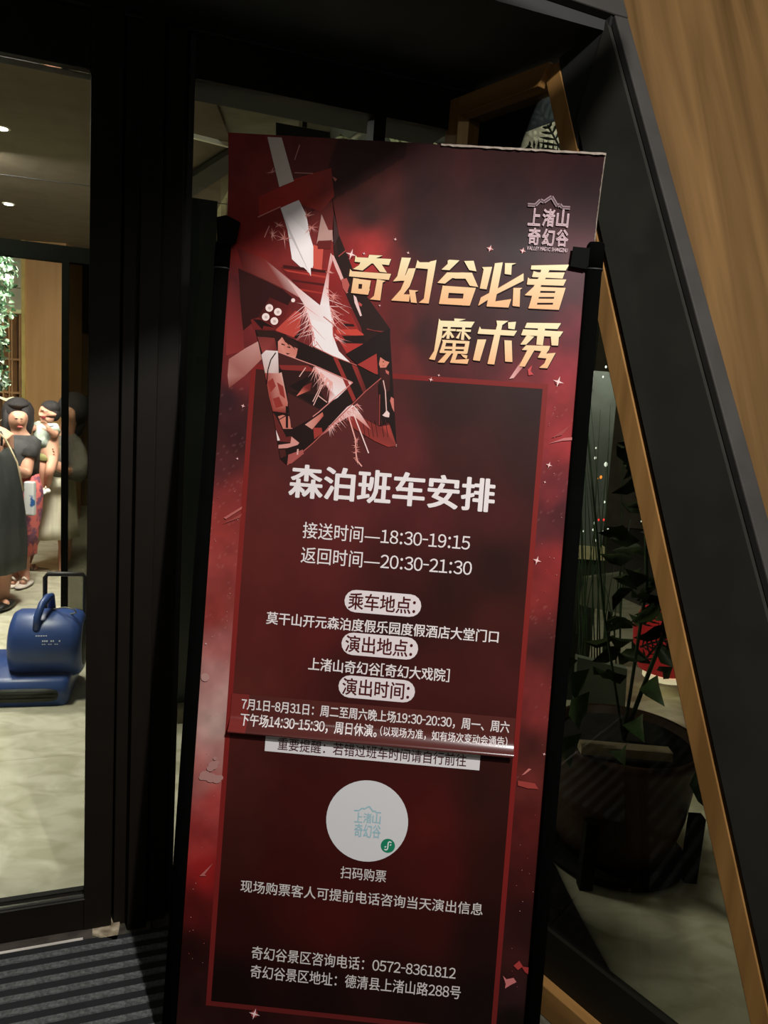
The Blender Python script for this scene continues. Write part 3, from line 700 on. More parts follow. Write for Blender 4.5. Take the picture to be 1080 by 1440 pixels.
p.poly([(771, 624), (793, 616), (806, 615), (806, 619), (790, 620)], (186, 110, 108)); p.poly([(775, 616), (802, 598), (790, 612)], (150, 64, 62))
p.poly([(707,1371),(712,1376),(722,1374),(726,1380),(718,1384),(710,1389),(711,1382)], (190, 110, 108)); p.poly([(722,1357),(730,1350),(735,1358),(728,1363)], (160, 56, 54)); p.poly([(733,1358),(746,1360),(744,1370),(738,1366)], (150, 50, 48))
p.poly([(281,1231),(300,1213),(288,1229),(291,1231)], (170, 96, 92)); p.poly([(733,1090),(743,1080),(747,1081),(738,1088)], (190, 110, 104))
p.poly([(728,1097),(752,1101),(757,1109),(742,1108),(728,1104)], (150, 60, 54))
for x, y, r__ in ((289, 1090, 8), (297, 1093, 8), (305, 1095, 7), (310, 1093, 4.5), (284, 1093, 4), (300, 1076, 7), (305, 1072, 4), (296, 1080, 5), (303, 1066, 3)): p.disc(x, y, r__, (168, 124, 118), 12, r__ * .85)
p.disc(289, 952, 6, (176, 136, 130), 12)
p.poly([(315,728),(341,712),(340,716),(318,730)], (176, 96, 90)); p.poly([(313,737),(341,722),(338,728)], (150, 70, 64))
art = p.build('printed_artwork', ink, sheet); art['kind'] = 'stuff'

# --- golden title
ta, tb, tc_ = (480, 345, .1574), (640, 355, .1574), (590, 435, .2037)
title = [
 (ta, [[(128,92),(142,110),(445,126),(425,180),(280,165),(120,150)], [(250,88),(370,95),(310,118),(240,118)], [(180,140),(310,150),(270,165),(190,228),(105,215),(160,180)], [(285,165),(360,172),(408,248),(345,240)],
   [(80,215),(98,235),(445,258),(425,312),(70,280)], [(108,295),(158,302),(150,435),(88,428)], [(192,308),(265,318),(240,445),(180,438)], [(108,297),(265,318),(252,352),(102,345)], [(94,390),(255,393),(240,445),(88,428)], [(320,305),(395,322),(370,335),(348,495),(255,485),(292,455)],
   [(540,112),(622,116),(572,262),(545,318),(462,325),(500,280)], [(600,210),(665,208),(640,290),(610,370),(556,440),(612,442),(605,506),(445,495),(530,400),(565,320),(520,318),(500,300),(575,268)], [(605,400),(690,408),(660,420),(675,518),(622,512)],
   [(680,135),(700,155),(785,155),(795,148),(850,135),(836,215),(775,215),(662,205)], [(776,205),(838,205),(780,522),(692,515),(737,480)],
   [(950,140),(965,132),(1055,138),(965,225),(895,220),(950,170)], [(945,245),(1085,248),(1085,300),(990,295),(925,345),(858,338)]]),
 (tb, [[(80,80),(165,78),(190,172),(125,160)], [(-5,185),(60,182),(150,185),(205,312),(130,300),(92,237),(-5,236)], [(-111,298),(-50,312),(-72,462),(-144,460)], [(-111,300),(185,320),(150,375),(-80,362)], [(85,320),(185,320),(130,478),(60,475)], [(-85,412),(100,416),(130,478),(-144,462)],
   [(240,135),(330,132),(280,332),(220,325),(255,155)], [(355,100),(425,92),(358,440),(500,420),(475,495),(280,485)], [(610,190),(610,255),(380,370),(205,480),(230,405),(380,325)], [(445,98),(545,100),(505,115),(500,203),(442,195)], [(520,320),(600,320),(580,335),(575,488),(512,480)],
   [(680,120),(1018,112),(985,165),(675,155)], [(700,170),(740,182),(978,182),(958,236),(685,222)], [(650,225),(665,240),(992,245),(965,300),(640,290)], [(780,120),(845,150),(800,245),(745,330),(690,390),(620,385),(700,310),(750,220)],
   [(710,310),(770,310),(725,480),(655,500)], [(900,318),(985,320),(925,515),(865,505)], [(725,310),(985,320),(960,350),(730,345)], [(720,364),(930,366),(925,400),(715,400)], [(710,416),(930,418),(925,452),(705,452)], [(665,470),(935,470),(925,515),(652,502)]]),
 (tc_, [[(135,65),(145,80),(380,88),(355,128),(160,122),(152,200),(105,352),(65,345),(100,290)], [(240,65),(320,70),(240,92)], [(160,135),(250,138),(248,152),(158,150)], [(255,140),(355,142),(352,158),(253,154)], [(195,118),(215,118),(205,205),(185,205)], [(295,125),(315,125),(305,215),(285,212)],
   [(190,150),(200,160),(165,200),(150,195)], [(215,155),(240,195),(222,200),(205,165)], [(285,155),(270,205),(250,200),(278,160)], [(315,160),(355,200),(340,212),(308,170)], [(155,212),(345,222),(338,240),(162,232)], [(165,215),(188,215),(165,300),(138,300)], [(318,225),(345,225),(330,305),(302,300)], [(160,258),(325,262),(320,278),(158,275)],
   [(230,220),(252,222),(245,300),(224,300)], [(140,285),(328,292),(325,310),(138,302)], [(190,300),(225,300),(170,370),(125,368)], [(235,300),(265,300),(247,350),(340,345),(330,378),(210,370)], [(285,312),(330,320),(325,345),(300,330)],
   [(415,120),(425,138),(672,150),(650,185),(400,170)], [(530,80),(612,82),(570,110),(515,382),(468,378),(512,190),(535,110)], [(400,210),(460,210),(415,358),(368,352)], [(585,215),(635,218),(640,365),(590,362)], [(610,92),(665,88),(655,140),(612,135)],
   [(740,95),(975,98),(950,138),(725,130)], [(715,140),(990,155),(965,192),(700,180)], [(820,100),(868,105),(850,250),(805,245)], [(740,180),(790,190),(735,245),(695,245)], [(905,190),(960,190),(955,252),(910,250)], [(735,250),(900,255),(890,285),(838,290),(790,285),(705,282)], [(745,280),(790,285),(725,397),(685,395)],
   [(845,280),(890,282),(872,308),(938,302),(880,408),(825,405),(860,375),(875,340),(815,335)]])]
def gold(y, base):
    t_ = max(0, min(1, (y - base[0]) / (base[1] - base[0])))
    a, b = (232, 220, 176), (232, 176, 126); return tuple(a[i] + (b[i] - a[i]) * t_ for i in range(3))
p = Print(.0024); q = Print(.0029)
for tf, polys in title:
    for pg_ in polys:
        pts = [(tf[0] + x * tf[2], tf[1] + y * tf[2]) for x, y in pg_]
        for dx, dy, c in ((.9, 1.0, (34, 14, 10)), (-.5, -.4, (120, 66, 40))): p.poly([(x + dx, y + dy) for x, y in pts], c)
        yb = (365, 425) if tf is not tc_ else (455, 512)
        # the lines of the title run downhill: keep the gradient level with them
        q.poly(pts, [gold(y - (x - 640) * .055, yb) for x, y in pts])
p.build('title_outline', ink, sheet); q.build('title_lettering', ink, sheet)

# --- lettering from the built-in fonts
def glyphs(body, shear=0, outline=0, space=1.0):
    c = bpy.data.curves.new('t', 'FONT'); c.body = body; c.shear = shear; c.space_character = space; c.resolution_u = 3
    if outline: c.fill_mode = 'NONE'; c.bevel_depth = outline; c.bevel_resolution = 0
    o = bpy.data.objects.new('t', c); COL.objects.link(o); dg_ = bpy.context.evaluated_depsgraph_get()
    me_ = bpy.data.meshes.new_from_object(o.evaluated_get(dg_))
    v = [tuple(x.co) for x in me_.vertices]; f = [tuple(x.vertices) for x in me_.polygons]
    bpy.data.objects.remove(o); bpy.data.curves.remove(c); bpy.data.meshes.remove(me_)
    return v, f
_gc = {}
ADV = {':': .34, '-': .40, '[': .36, ']': .36, '—': 1.04, ' ': .3}
def layout(body, outline, shear):
    """set the characters one by one, figures and signs in the wide cut of the same face"""
    v, f, x = [], [], 0
    for ch in body:
        half = ord(ch) < 127
        g = chr(ord(ch) + 0xFEE0) if (half and ch != ' ' and not ch.isalpha()) else ch
        if ch in '：' and half: pass
        key = (g, outline, shear)
        if key not in _gc: _gc[key] = glyphs(g, shear, outline)
        gv, gf = _gc[key]
        adv = ADV.get(ch, .585 if ch.isdigit() else (.62 if half else 1.0))
        if not gv: x += adv; continue
        mn = min(a[0] for a in gv); mx_ = max(a[0] for a in gv)
        if ch == '-': sc_ = .34 / (mx_ - mn)
        elif ch == '—': sc_ = .98 / (mx_ - mn)
        else: sc_ = 1.0
        ox = (x + adv / 2 - (mn + mx_) / 2 * sc_) if half or ch == '—' else x
        b0 = len(v); v += [(a[0] * sc_ + ox, a[1], a[2]) for a in gv]; f += [tuple(i + b0 for i in q_) for q_ in gf]; x += adv
    return v, f
def text(body, pl_, pr_, hpx, col, bold=0, name='lettering', off=.001, parent=None, shear=0, outline=0, m_=None, pm=None, curl=None, label=None):
    """body between the two image points (left edge, right edge, both at mid height)"""
    v, f = layout(body, outline, shear)
    xs_ = [a[0] for a in v]; ys_ = [a[1] for a in v]; x0, x1, y0, y1 = min(xs_), max(xs_), min(ys_), max(ys_)
    (Xa, Za), (Xb, Zb) = B(*pl_), B(*pr_)
    sx = (Xb - Xa) / (x1 - x0); Zm = (Za + Zb) / 2
    hz = B(540, pl_[1] - hpx / 2)[1] - B(540, pl_[1] + hpx / 2)[1]; sy = hz / (y1 - y0)
    mb = pm if pm is not None else MB()
    shifts = [(0, 0)] + ([(bold, 0), (-bold, 0), (0, bold * .6), (0, -bold * .6), (bold * .7, bold * .5), (-bold * .7, -bold * .5), (bold * .7, -bold * .5), (-bold * .7, bold * .5)] if bold else [])
    for k, (dx, dy) in enumerate(shifts):
        P = []
        for a in v:
            X = Xa + (a[0] - x0 + dx) * sx; Zc = Zm + (a[1] - (y0 + y1) / 2 + dy) * sy
            P.append(BP(X, Zc, off + bow(X, Zc) + (curl(X, Zc) if curl else 0) + k * .00002 + (a[2] * sy * .3 if outline else 0)))
        mb.add(P, f, col)
    if pm is None:
        o = mb.build(name, m_ or ink, parent or sheet)
        if label: o['label'] = label
        return o
white = (226, 218, 216)
text('森泊班车安排', (408, 678), (695, 694.5), 46, white, .030, 'headline_lettering')
text('接送时间—18:30-19:15', (426, 746), (661, 762.5), 23, white, .006)
text('返回时间—20:30-21:30', (423.5, 781), (663.5, 798), 23, white, .006)
text('莫干山开元森泊度假乐园度假酒店大堂门口', (375, 870), (701, 894), 17.5, white, .018)
text('上渚山奇幻谷[奇幻大戏院]', (434, 934), (632, 949), 18, white, .018)
text('扫码购票', (479, 1227), (543, 1231.5), 17, (206, 200, 196), .006)
text('现场购票客人可提前电话咨询当天演出信息', (338.5, 1247.5), (679, 1276.5), 17.5, (206, 200, 196), .008)
text('奇幻谷景区咨询电话：0572-8361812', (354, 1342), (641, 1365.5), 18.5, (206, 200, 196), .008)
text('奇幻谷景区地址：德清县上渚山路288号', (352.5, 1368.5), (648, 1392.5), 18.5, (206, 200, 196), .008)
for s_, cx, cy in (('乘车地点:', 538.3, 848.4), ('演出地点:', 534, 908.5), ('演出时间:', 529.7, 968.6)):
    X, Zc = B(cx, cy); w_, h_ = .0905, .0265
    mb = MB(); P = []
    for sg, a0 in ((1, -90), (-1, 90)):
        for k in range(9):
            a_ = math.radians(a0 + k * 22.5); P.append(BP(X + sg * (w_ - h_) + h_ * math.cos(a_), Zc + h_ * math.sin(a_), .0008))
    mb.add(P, [tuple(range(len(P)))], (222, 212, 212)); mb.build('label_pill', ink, sheet)
    text(s_, (cx - 48, cy - 3.5), (cx + 46, cy + 3), 23.5, (74, 22, 20), .014, off=.0015)
# ticket disc (the scannable pattern itself is left out), pale logo and green badge
def fdisc(name, cx, cy, rpx, col, off, seg=48, parent=None):
    X, Zc = B(cx, cy); rr = B(cx + rpx, cy)[0] - X; mb = MB()
    P = [BP(X + rr * math.cos(2 * math.pi * k / seg), Zc + rr * math.sin(2 * math.pi * k / seg), off) for k in range(seg)]
    mb.add(P, [tuple(range(seg))], col); return mb.build(name, ink, parent or sheet)
fdisc('ticket_disc', 516.2, 1154.4, 58, (206, 206, 206), .0008)
fdisc('badge', 545.5, 1189, 10, (28, 124, 92), .0014)
pr = Print(.002)
for a in (((550.5, 1184.5), (548, 1183), (546, 1184.5), (545.2, 1193), (543, 1195), (540.6, 1193.5)),): pr.line(a, 1.5, (226, 232, 228))
pr.line(((541, 1191), (543, 1189.6)), 1.5, (226, 232, 228)); pr.line(((550, 1187), (548.4, 1188.4)), 1.5, (226, 232, 228)); pr.build('badge_mark', ink, sheet)
def logo(x0, y0, x1, y1, col, off, sl, small=None, outline=.028):
    """mountain ridge over two rows of three characters"""
    W_, H_ = x1 - x0, y1 - y0; mb = MB()
    rows = (('上渚山', .22, .54), ('奇幻谷', .58, .90 if small else 1.0))
    for s_, a, b in rows:
        for k, ch in enumerate(s_):
            xa = x0 + W_ * (k / 3 + .02); xb = x0 + W_ * ((k + 1) / 3 - .02); ym = y0 + H_ * (a + b) / 2
            text(ch, (xa, ym + (xa - x0) * sl), (xb, ym + (xb - x0) * sl), H_ * (b - a), col, 0 if outline else .02, off=off, outline=outline, pm=mb)
    pr = Print(off); rid = [(0, .165), (.18, .165), (.3, .07), (.38, .10), (.56, 0), (.70, .16), (.76, .13), (.82, .18), (1, .18)]
    pts = [(x0 + W_ * a, y0 + H_ * b + W_ * a * sl) for a, b in rid]
    if outline:
        pr.line(pts, 4.4, tuple(v_ * .75 for v_ in col)); 
        pr.off += .0003; pr.line(pts, 2.0, (96, 74, 76))
    else: pr.line(pts, 2.0, col)
    b0 = len(mb.v); mb.v += pr.v; mb.f += [tuple(i + b0 for i in f_) for f_ in pr.f]; mb.c += pr.c; mb.sm += pr.sm
    if small: text(small, (x0 + 0, y0 + H_ * .965), (x1 - 2, y0 + H_ * .965 + W_ * sl), 5.2, col, .01, off=off, pm=mb, shear=.2)
    return mb.build('logo', ink, sheet)
logo(741, 279, 800, 352, (206, 178, 182), .0035, .055, 'VALLEY MAGIC SHANGZHU')
logo(498, 1132, 536, 1176, (150, 186, 194), .0012, .075, None, 0)

# --- pasted correction strip and notice label
sL, sR = B(325.5, 990)[0], B(722.5, 1040)[0]
sT = (B(330, 975)[1] + B(727, 1009.5)[1]) / 2; sB_ = (B(323, 1022)[1] + B(720, 1061)[1]) / 2
def scurl(X, Zc):
    t_ = (Zc - sB_) / (sT - sB_); return .0025 + (.020 * max(0, (.42 - t_) / .42) ** 2.0) * (1 - .0 * X)
mb = MB(); nr = 22; rows = []
for j in range(nr + 1):
    t_ = 1 - j / nr; Zc = sB_ + (sT - sB_) * t_
    rows.append([(BP(sL + (sR - sL) * i / 16, Zc, scurl(0, Zc)), i) for i in range(17)])
# rolled lower lip
for j in range(1, 7):
    a_ = j / 6 * 2.4; rr = .006
    rows.append([(BP(sL + (sR - sL) * i / 16, sB_ - rr * math.sin(a_), scurl(0, sB_) + .0 - rr * (1 - math.cos(a_))), i) for i in range(17)])
vv = [a for rw in rows for a, _ in rw]
ff = [(j * 17 + i, (j + 1) * 17 + i, (j + 1) * 17 + i + 1, j * 17 + i + 1) for j in range(len(rows) - 1) for i in range(16)]
for f_ in ff: pass
mb.add(vv, [], None)
for f_ in ff: mb.f.append(f_); mb.sm.append(True); mb.c.append((84, 40, 36) if (f_[0] % 17) > 0 else (120, 44, 40))
strip = mb.build('pasted_strip', colmat('glossy_sticker', .22, .6), root); strip['label'] = 'glossy pasted paper strip with two lines of dates and times, lower edge curling'
text('7月1日-8月31日：周二至周六晚上场19:30-20:30，周一、周六', (340.2, 990), (716, 1021.5), 16.5, white, .02, off=.001, parent=strip, curl=scurl)
text('下午场14:30-15:30，周日休演。', (338.8, 1011), (530, 1026), 16.5, white, .02, off=.001, parent=strip, curl=scurl)
text('（以现场为准，如有场次变动会通告）', (535, 1026), (713, 1043), 13, white, .015, off=.001, parent=strip, curl=scurl)
nl, nr_ = B(373, 1045)[0], B(675, 1070)[0]; nT = (B(374, 1031.5)[1] + B(675, 1058)[1]) / 2; nB = (B(373, 1057)[1] + B(673.5, 1082)[1]) / 2
mb = MB(); mb.box(BP(nl, nB, 0), EX * (nr_ - nl), EZ * (nT - nB), BN * .0012); mb.c = [(214, 210, 210)] * 6
nlab = mb.build('notice_label', ink, root); nlab['label'] = 'white paper label with dark Chinese reminder text'
text('重要提醒：若错过班车时间请自行前往', (391, 1047), (656, 1067.5), 17.5, (70, 30, 34), .004, off=.0018, parent=nlab)

# --- stand: two poles with caps, clips and tape, feet
pm_ = mat('black_powder_coat', (3, 4, 3), .9, spec=.03)
def pole(xo, xi, ytop, sgn):
    X0_ = (B(xo, ytop)[0]); X1_ = B(xi, ytop)[0]; Zt = B((xo + xi) / 2, ytop)[1]
    Xo2 = B(245 if sgn < 0 else 763, 1380)[0]; 
    w_ = abs(X1_ - X0_)
    mb = MB(); cx = (X0_ + X1_) / 2
    prof = []
    for a in range(12):
        t_ = 2 * math.pi * a / 12
        prof.append((math.copysign(abs(math.cos(t_)) ** .6, math.cos(t_)) * w_ / 2, math.copysign(abs(math.sin(t_)) ** .6, math.sin(t_)) * .012))
    mb.loft([[BP(cx + a, floor_Z + .022, b_ + .002) for a, b_ in prof], [BP(cx + a, Zt, b_ + .002) for a, b_ in prof]])
    po = mb.build('pole', pm_, root)
    mb = MB(); mb.loft([[BP(cx + a * 1.08, Zt - .052, b_ * 1.15 + .002) for a, b_ in prof], [BP(cx + a * 1.08, Zt + .001, b_ * 1.15 + .002) for a, b_ in prof], [BP(cx + a * .9, Zt + .006, b_ * .9 + .002) for a, b_ in prof]])
    mb.build('end_cap', pm_, po)
    mb = MB(); mb.loft([[BP(cx + a * 1.1, Zt - .057, b_ * 1.18 + .002) for a, b_ in prof], [BP(cx + a * 1.1, Zt - .054, b_ * 1.18 + .002) for a, b_ in prof]])
    mb.build('collar', mat('worn_collar_%d' % (sgn + 1), (40, 40, 38), .5, .3), po)
    # foot
    f0 = BP(cx, floor_Z + .012, .0)
    mb = MB(); mb.tube([f0 + V(0, -.20, -f0.z + .027), f0 + V(0, 0, -f0.z + .029), f0 + V(0, .24, -f0.z + .027)], .012, 8); mb.build('foot', pm_, root)
    return cx, Zt
pole(304.5, 324.5, 345, -1)
pole(826.5, 849, 346, 1)
# clips holding the sheet
def clip(pts, nm, off0, th):
    mb = MB(); P = [BP(*B(x, y), off0) for x, y in pts]; mb.prism(P, BN * th); return mb.build(nm, mat(nm + '_black', (5, 6, 5), .7, spec=.06), root, .001)
c = clip([(307, 309), (321, 306), (340, 316), (339, 322), (334, 345), (322, 347), (308, 346)], 'clip', .012, .006); c['label'] = 'black clip folded over the left edge of the poster'
c = clip([(804.5, 349), (826, 351), (832, 343), (846, 343), (846, 352), (828, 374), (822, 381), (800, 377)], 'tape', .010, .003); c['label'] = 'black tape patch holding the right edge of the poster'
mb = MB(); z1 = floor_Z + .02; mb.box(BP(XL + .01, z1, -.012), EX * (XR - XL - .02), EZ * .02, BN * .008); mb.build('bottom_bar', pm_, root)
mb = MB(); mb.tube([BP(0, ZTOP - .5, -.014), BP(0, ZTOP - .5, -.03), BP(0, floor_Z, 0) + V(0, .42, .03)], .009, 8); mb.build('rear_strut', pm_, root)
mb = MB(); mb.box(BP(XL + .02, ZTOP - .51, -.02), EX * (XR - XL - .04), EZ * .02, BN * .01); mb.build('cross_bar', pm_, root)
# creased clear film along the top edge
mb = MB(); n_ = 40; P0_, P1_ = [], []
for k in range(n_ + 1):
    X = B(620, 210)[0] + (XR - B(620, 210)[0]) * k / n_; o_ = bow(X, ZTOP) + .0015 + .002 * random.random()
    P0_.append(BP(X, ZTOP - .003 - .002 * random.random(), o_)); P1_.append(BP(X, ZTOP + .001, o_ - .001))
mb.add(P0_ + P1_, [(k, k + 1, n_ + 2 + k, n_ + 1 + k) for k in range(n_)]); mb.build('film_edge', mat('clear_film_edge', (120, 108, 96), .45, spec=.3), sheet)
mb = MB(); P0_, P1_ = [], []
for k in range(n_ + 1):
    zc_ = ZTOP - (ZTOP - B(836, 345)[1]) * k / n_; P0_.append(BP(XR, zc_, bow(0, zc_) + .001 + .001 * random.random())); P1_.append(BP(XR - .0015 - .0015 * random.random(), zc_, bow(0, zc_) + .001))
mb.add(P0_ + P1_, [(k, n_ + 1 + k, n_ + 2 + k, k + 1) for k in range(n_)]); mb.build('film_edge', bpy.data.materials['clear_film_edge'], sheet)

# ================================================================ people in the lobby
skin_m = mat('skin', (192, 138, 112), .6, c2=(202, 150, 124)); hair_m = mat('black_hair', (22, 18, 17), .8, c2=(38, 32, 30), scale=40, stretch=(1, 1, .15))
lip_m = mat('lips', (150, 70, 66), .5); eye_m = mat('dark_eye', (30, 22, 20), .3)
def figure(name, pts, edges, m_, parent, sub=2, root_v=0):
    """one continuous body grown round a skeleton: pts = [(Vector, radius)]"""
    org = ORG[parent.name]
    me = bpy.data.meshes.new(name); me.from_pydata([tuple(p - org) for p, _ in pts], edges, [])
    o = bpy.data.objects.new(name, me); COL.objects.link(o); o.parent = parent; me.materials.append(m_)
    sk = o.modifiers.new('skin', 'SKIN'); sk.use_smooth_shade = True
    lay = me.skin_vertices[0].data if me.skin_vertices else None
    if lay is None:
        bm = bmesh.new(); bm.from_mesh(me); bm.verts.layers.skin.verify(); bm.to_mesh(me); bm.free(); lay = me.skin_vertices[0].data
    for i, (_, r_) in enumerate(pts):
        rx, ry = (r_ if hasattr(r_, '__len__') else (r_, r_)); lay[i].radius = (rx, ry); lay[i].use_root = (i == root_v)
    ss = o.modifiers.new('sub', 'SUBSURF'); ss.levels = sub; ss.render_levels = sub
    dg_ = bpy.context.evaluated_depsgraph_get(); ev = bpy.data.meshes.new_from_object(o.evaluated_get(dg_))
    o.modifiers.clear(); o.data = ev; ev.name = name
    ORG[o.name] = org; return o
def hand(pts, edges, wrist_i, d, side, s=1.0):
    """palm and five fingers growing from joint wrist_i along d; side = thumb direction"""
    w = pts[wrist_i][0]; d = d.normalized(); side = (side - d * side.dot(d)).normalized(); nrm = d.cross(side)
    pts.append((w + d * .045 * s, .02 * s)); pi_ = len(pts) - 1; edges.append((wrist_i, pi_))
    for k, (a, l) in enumerate(((.9, .05), (.33, .068), (.1, .075), (-.12, .07), (-.36, .055))):
        st_ = pi_ if k else wrist_i
        b0 = w + d * (.078 if k else .03) * s + side * a * .062 * s
        pts.append((b0, .0085 * s)); i0 = len(pts) - 1; edges.append((st_, i0))
        pts.append((b0 + (d + side * a * .25).normalized() * l * .6 * s + nrm * .008 * s, .0078 * s)); edges.append((i0, i0 + 1))
        pts.append((b0 + (d + side * a * .2).normalized() * l * s + nrm * .024 * s, .0065 * s)); edges.append((i0 + 1, i0 + 2))
def garment(name, rows, m_, parent, n=20, wob=0.0, folds=7, cap=False):
    """rows = [(centre, half width, half depth)] from top to hem"""
    mb = MB(); rings = []
    for i, (c, a, b) in enumerate(rows):
        t_ = i / (len(rows) - 1)
        rings.append([Vector(c) + V(math.cos(2 * math.pi * k / n) * a * (1 + wob * t_ * math.sin(folds * 2 * math.pi * k / n)), math.sin(2 * math.pi * k / n) * b * (1 + wob * t_ * math.sin(folds * 2 * math.pi * k / n)), 0) for k in range(n)])
    rings = rings[::-1]
    mb.loft(rings, cap=True); return mb.build(name, m_, parent)
def limbs(name, segs, m_, parent):
    mb = MB()
    for pts_, r_ in segs: mb.tube(pts_, r_, 10)
    return mb.build(name, m_, parent)

# --- woman in the black dress, cut by the left edge of the frame
dA = 4.95; gA = fl(4, 852)
def a_(x, y, dy=0): return pt(x, y, dA + dy)
A = thing('person', 'person in a sleeveless black calf-length dress with bare shoulders, cut off by the left edge', 'person', gA)
pts = [(a_(-6, 700), (.13, .10)), (a_(-5, 660), (.10, .085)), (a_(-4, 632), (.12, .09)), (a_(-4, 614), (.115, .085)), (a_(-12, 602), .05), (a_(-20, 586), .055), (a_(-28, 568), .095), (a_(-30, 552), .085),
       (a_(9, 617), .055), (a_(11, 650, .06), .042), (a_(8, 685, .10), .036), (a_(-6, 705, .12), .026),
       (a_(-24, 618), .05), (a_(-34, 655), .042), (a_(-30, 690, -.1), .034), (a_(-24, 704, -.18), .026),
       (a_(4, 735), .085), (a_(6, 790, -.02), .055), (a_(5, 822, .02), .048), (a_(6.5, 846), .028), (a_(9, 850, -.11), .024),
       (a_(-18, 735), .085), (a_(-18, 792), .055), (a_(-18, 825, .03), .046), (a_(-18, 847), .028), (a_(-16, 852, -.11), .024)]
ed = [(0, 1), (1, 2), (2, 3), (3, 4), (4, 5), (5, 6), (6, 7), (3, 8), (8, 9), (9, 10), (10, 11), (3, 12), (12, 13), (13, 14), (14, 15), (0, 16), (16, 17), (17, 18), (18, 19), (19, 20), (0, 21), (21, 22), (22, 23), (23, 24), (24, 25)]
hand(pts, ed, 11, V(-1, -.3, .2), V(0, 0, 1)); hand(pts, ed, 15, V(.6, -.6, 0), V(0, 0, 1))
figure('body', pts, ed, skin_m, A)
blk = mat('black_dress_cloth', (24, 25, 24), .8, c2=(50, 52, 48), scale=4, stretch=(3, 3, .6))
mpx = lambda d: d * 1.0 / F
rows = [(a_(-6 + t_[0], y), t_[1] * dA / F, t_[2]) for y, t_ in ((628, (3, 19, .09)), (640, (2, 25, .12)), (660, (2, 28, .14)), (690, (1, 33, .16)), (720, (1, 37, .18)), (750, (1, 39, .2)), (775, (1, 39, .21)), (800, (0, 38, .22)))]
garment('dress', rows, blk, A, 28, .05, 6)
limbs('dress_strap', [([a_(2, 627, -.1), a_(3, 612, -.1), a_(0, 604, .0)], .007)], blk, A)
limbs('bag_strap', [([a_(-10, 600, -.08), a_(8, 618, -.12), a_(24, 650, -.16), a_(33, 690, -.2)], .006)], mat('tan_strap', (150, 132, 104), .6), A)
mb = MB(); mb.ell(a_(-30, 552, .02), .105, .115, .13); mb.build('hair', hair_m, A)
for x in (8, -17):
    mb = MB(); mb.ell(a_(x, 851, -.07) , .042, .11, .028); mb.build('shoe', mat('black_shoe', (20, 19, 18), .4), A)

# --- woman with long dark hair facing the door
dB = 5.5
def b_(x, y, dy=0): return pt(x, y, dB + dy)
Bp = thing('person', 'person with long dark hair, charcoal top and pink patterned dress, facing the glass door', 'person', fl(30, 822))
pts = [(b_(24, 700), (.13, .1)), (b_(26, 665), (.1, .085)), (b_(28, 635), (.12, .09)), (b_(29, 616), (.1, .07)), (b_(28, 609), .048), (b_(26.5, 599), .07), (b_(26.5, 588, -.01), .092), (b_(26, 577), .082),
       (b_(43, 622), .05), (b_(38, 650, -.06), .05), (b_(36, 668, -.1), .045), (b_(22, 660, -.22), .032), (b_(12, 650, -.26), .024),
       (b_(12, 622), .05), (b_(7, 650), .042), (b_(6, 680, -.05), .034), (b_(10, 705, -.1), .024),
       (b_(32, 730), .08), (b_(33, 775), .055), (b_(32, 798, .03), .05), (b_(36.5, 815), .03), (b_(31, 820, -.13), .024),
       (b_(17, 730), .08), (b_(19, 775), .055), (b_(20, 798, .03), .048), (b_(21, 815), .03), (b_(16, 821, -.13), .024),
       (b_(27.5, 593, -.10), .015)]
ed = [(0, 1), (1, 2), (2, 3), (3, 4), (4, 5), (5, 6), (6, 7), (3, 8), (8, 9), (9, 10), (10, 11), (11, 12), (3, 13), (13, 14), (14, 15), (15, 16), (0, 17), (17, 18), (18, 19), (19, 20), (20, 21), (0, 22), (22, 23), (23, 24), (24, 25), (25, 26), (6, 27)]
hand(pts, ed, 12, V(-1, -.2, .2), V(0, 0, 1)); hand(pts, ed, 16, V(0, -.1, -1), V(0, -1, 0))
figure('body', pts, ed, skin_m, Bp)
mb = MB()
mb.ell(b_(25.5, 579.5, .075), .108, .11, .108, 16, 10); mb.ell(b_(26, 569.5, .02), .07, .07, .03); mb.ell(b_(15, 596, .04), .05, .09, .15); mb.ell(b_(24, 600, .08), .11, .07, .17); mb.ell(b_(38, 590, .04), .04, .08, .11)
mb.build('hair', hair_m, Bp)
for x, y in ((23.2, 588.5), (30.2, 589)):
    mb = MB(); mb.ell(b_(x, y, -.103), .010, .008, .004); mb.build('eye', eye_m, Bp)
mb = MB(); mb.ell(b_(28, 600.5, -.088), .022, .01, .007); mb.build('mouth', lip_m, Bp)
topm = mat('charcoal_top', (40, 38, 38), .8, c2=(76, 74, 72), scale=9)
garment('top', [(b_(28, 611), .09, .06), (b_(28, 618), .15, .1), (b_(28, 640), .135, .12), (b_(27, 668), .135, .12)], topm, Bp, 20)
limbs('sleeve', [([b_(40, 617, .0), b_(42, 630, -.02), b_(40, 644, -.06)], [.06, .068, .062])], topm, Bp); limbs('sleeve', [([b_(13, 618, .0), b_(9, 632), b_(8, 644)], [.055, .062, .06])], topm, Bp)
garment('dress', [(b_(27, 664), .135, .11), (b_(27, 690), .165, .13), (b_(27, 720), .155, .14), (b_(25, 745), .14, .14), (b_(24, 778), .13, .13)], mat('pink_patterned_cloth', (220, 112, 106), .8, c2=(120, 74, 100), scale=16, lo=.45, hi=.55), Bp, 20, .04, 5)
mb = MB(); mb.box(b_(33, 725, -.24), V(.07, 0, 0), V(0, .05, 0), V(0, 0, .24)); mb.build('shoulder_bag', mat('white_bag', (206, 204, 200), .5, c2=(40, 90, 150), scale=10, lo=.55, hi=.6), Bp, .01)
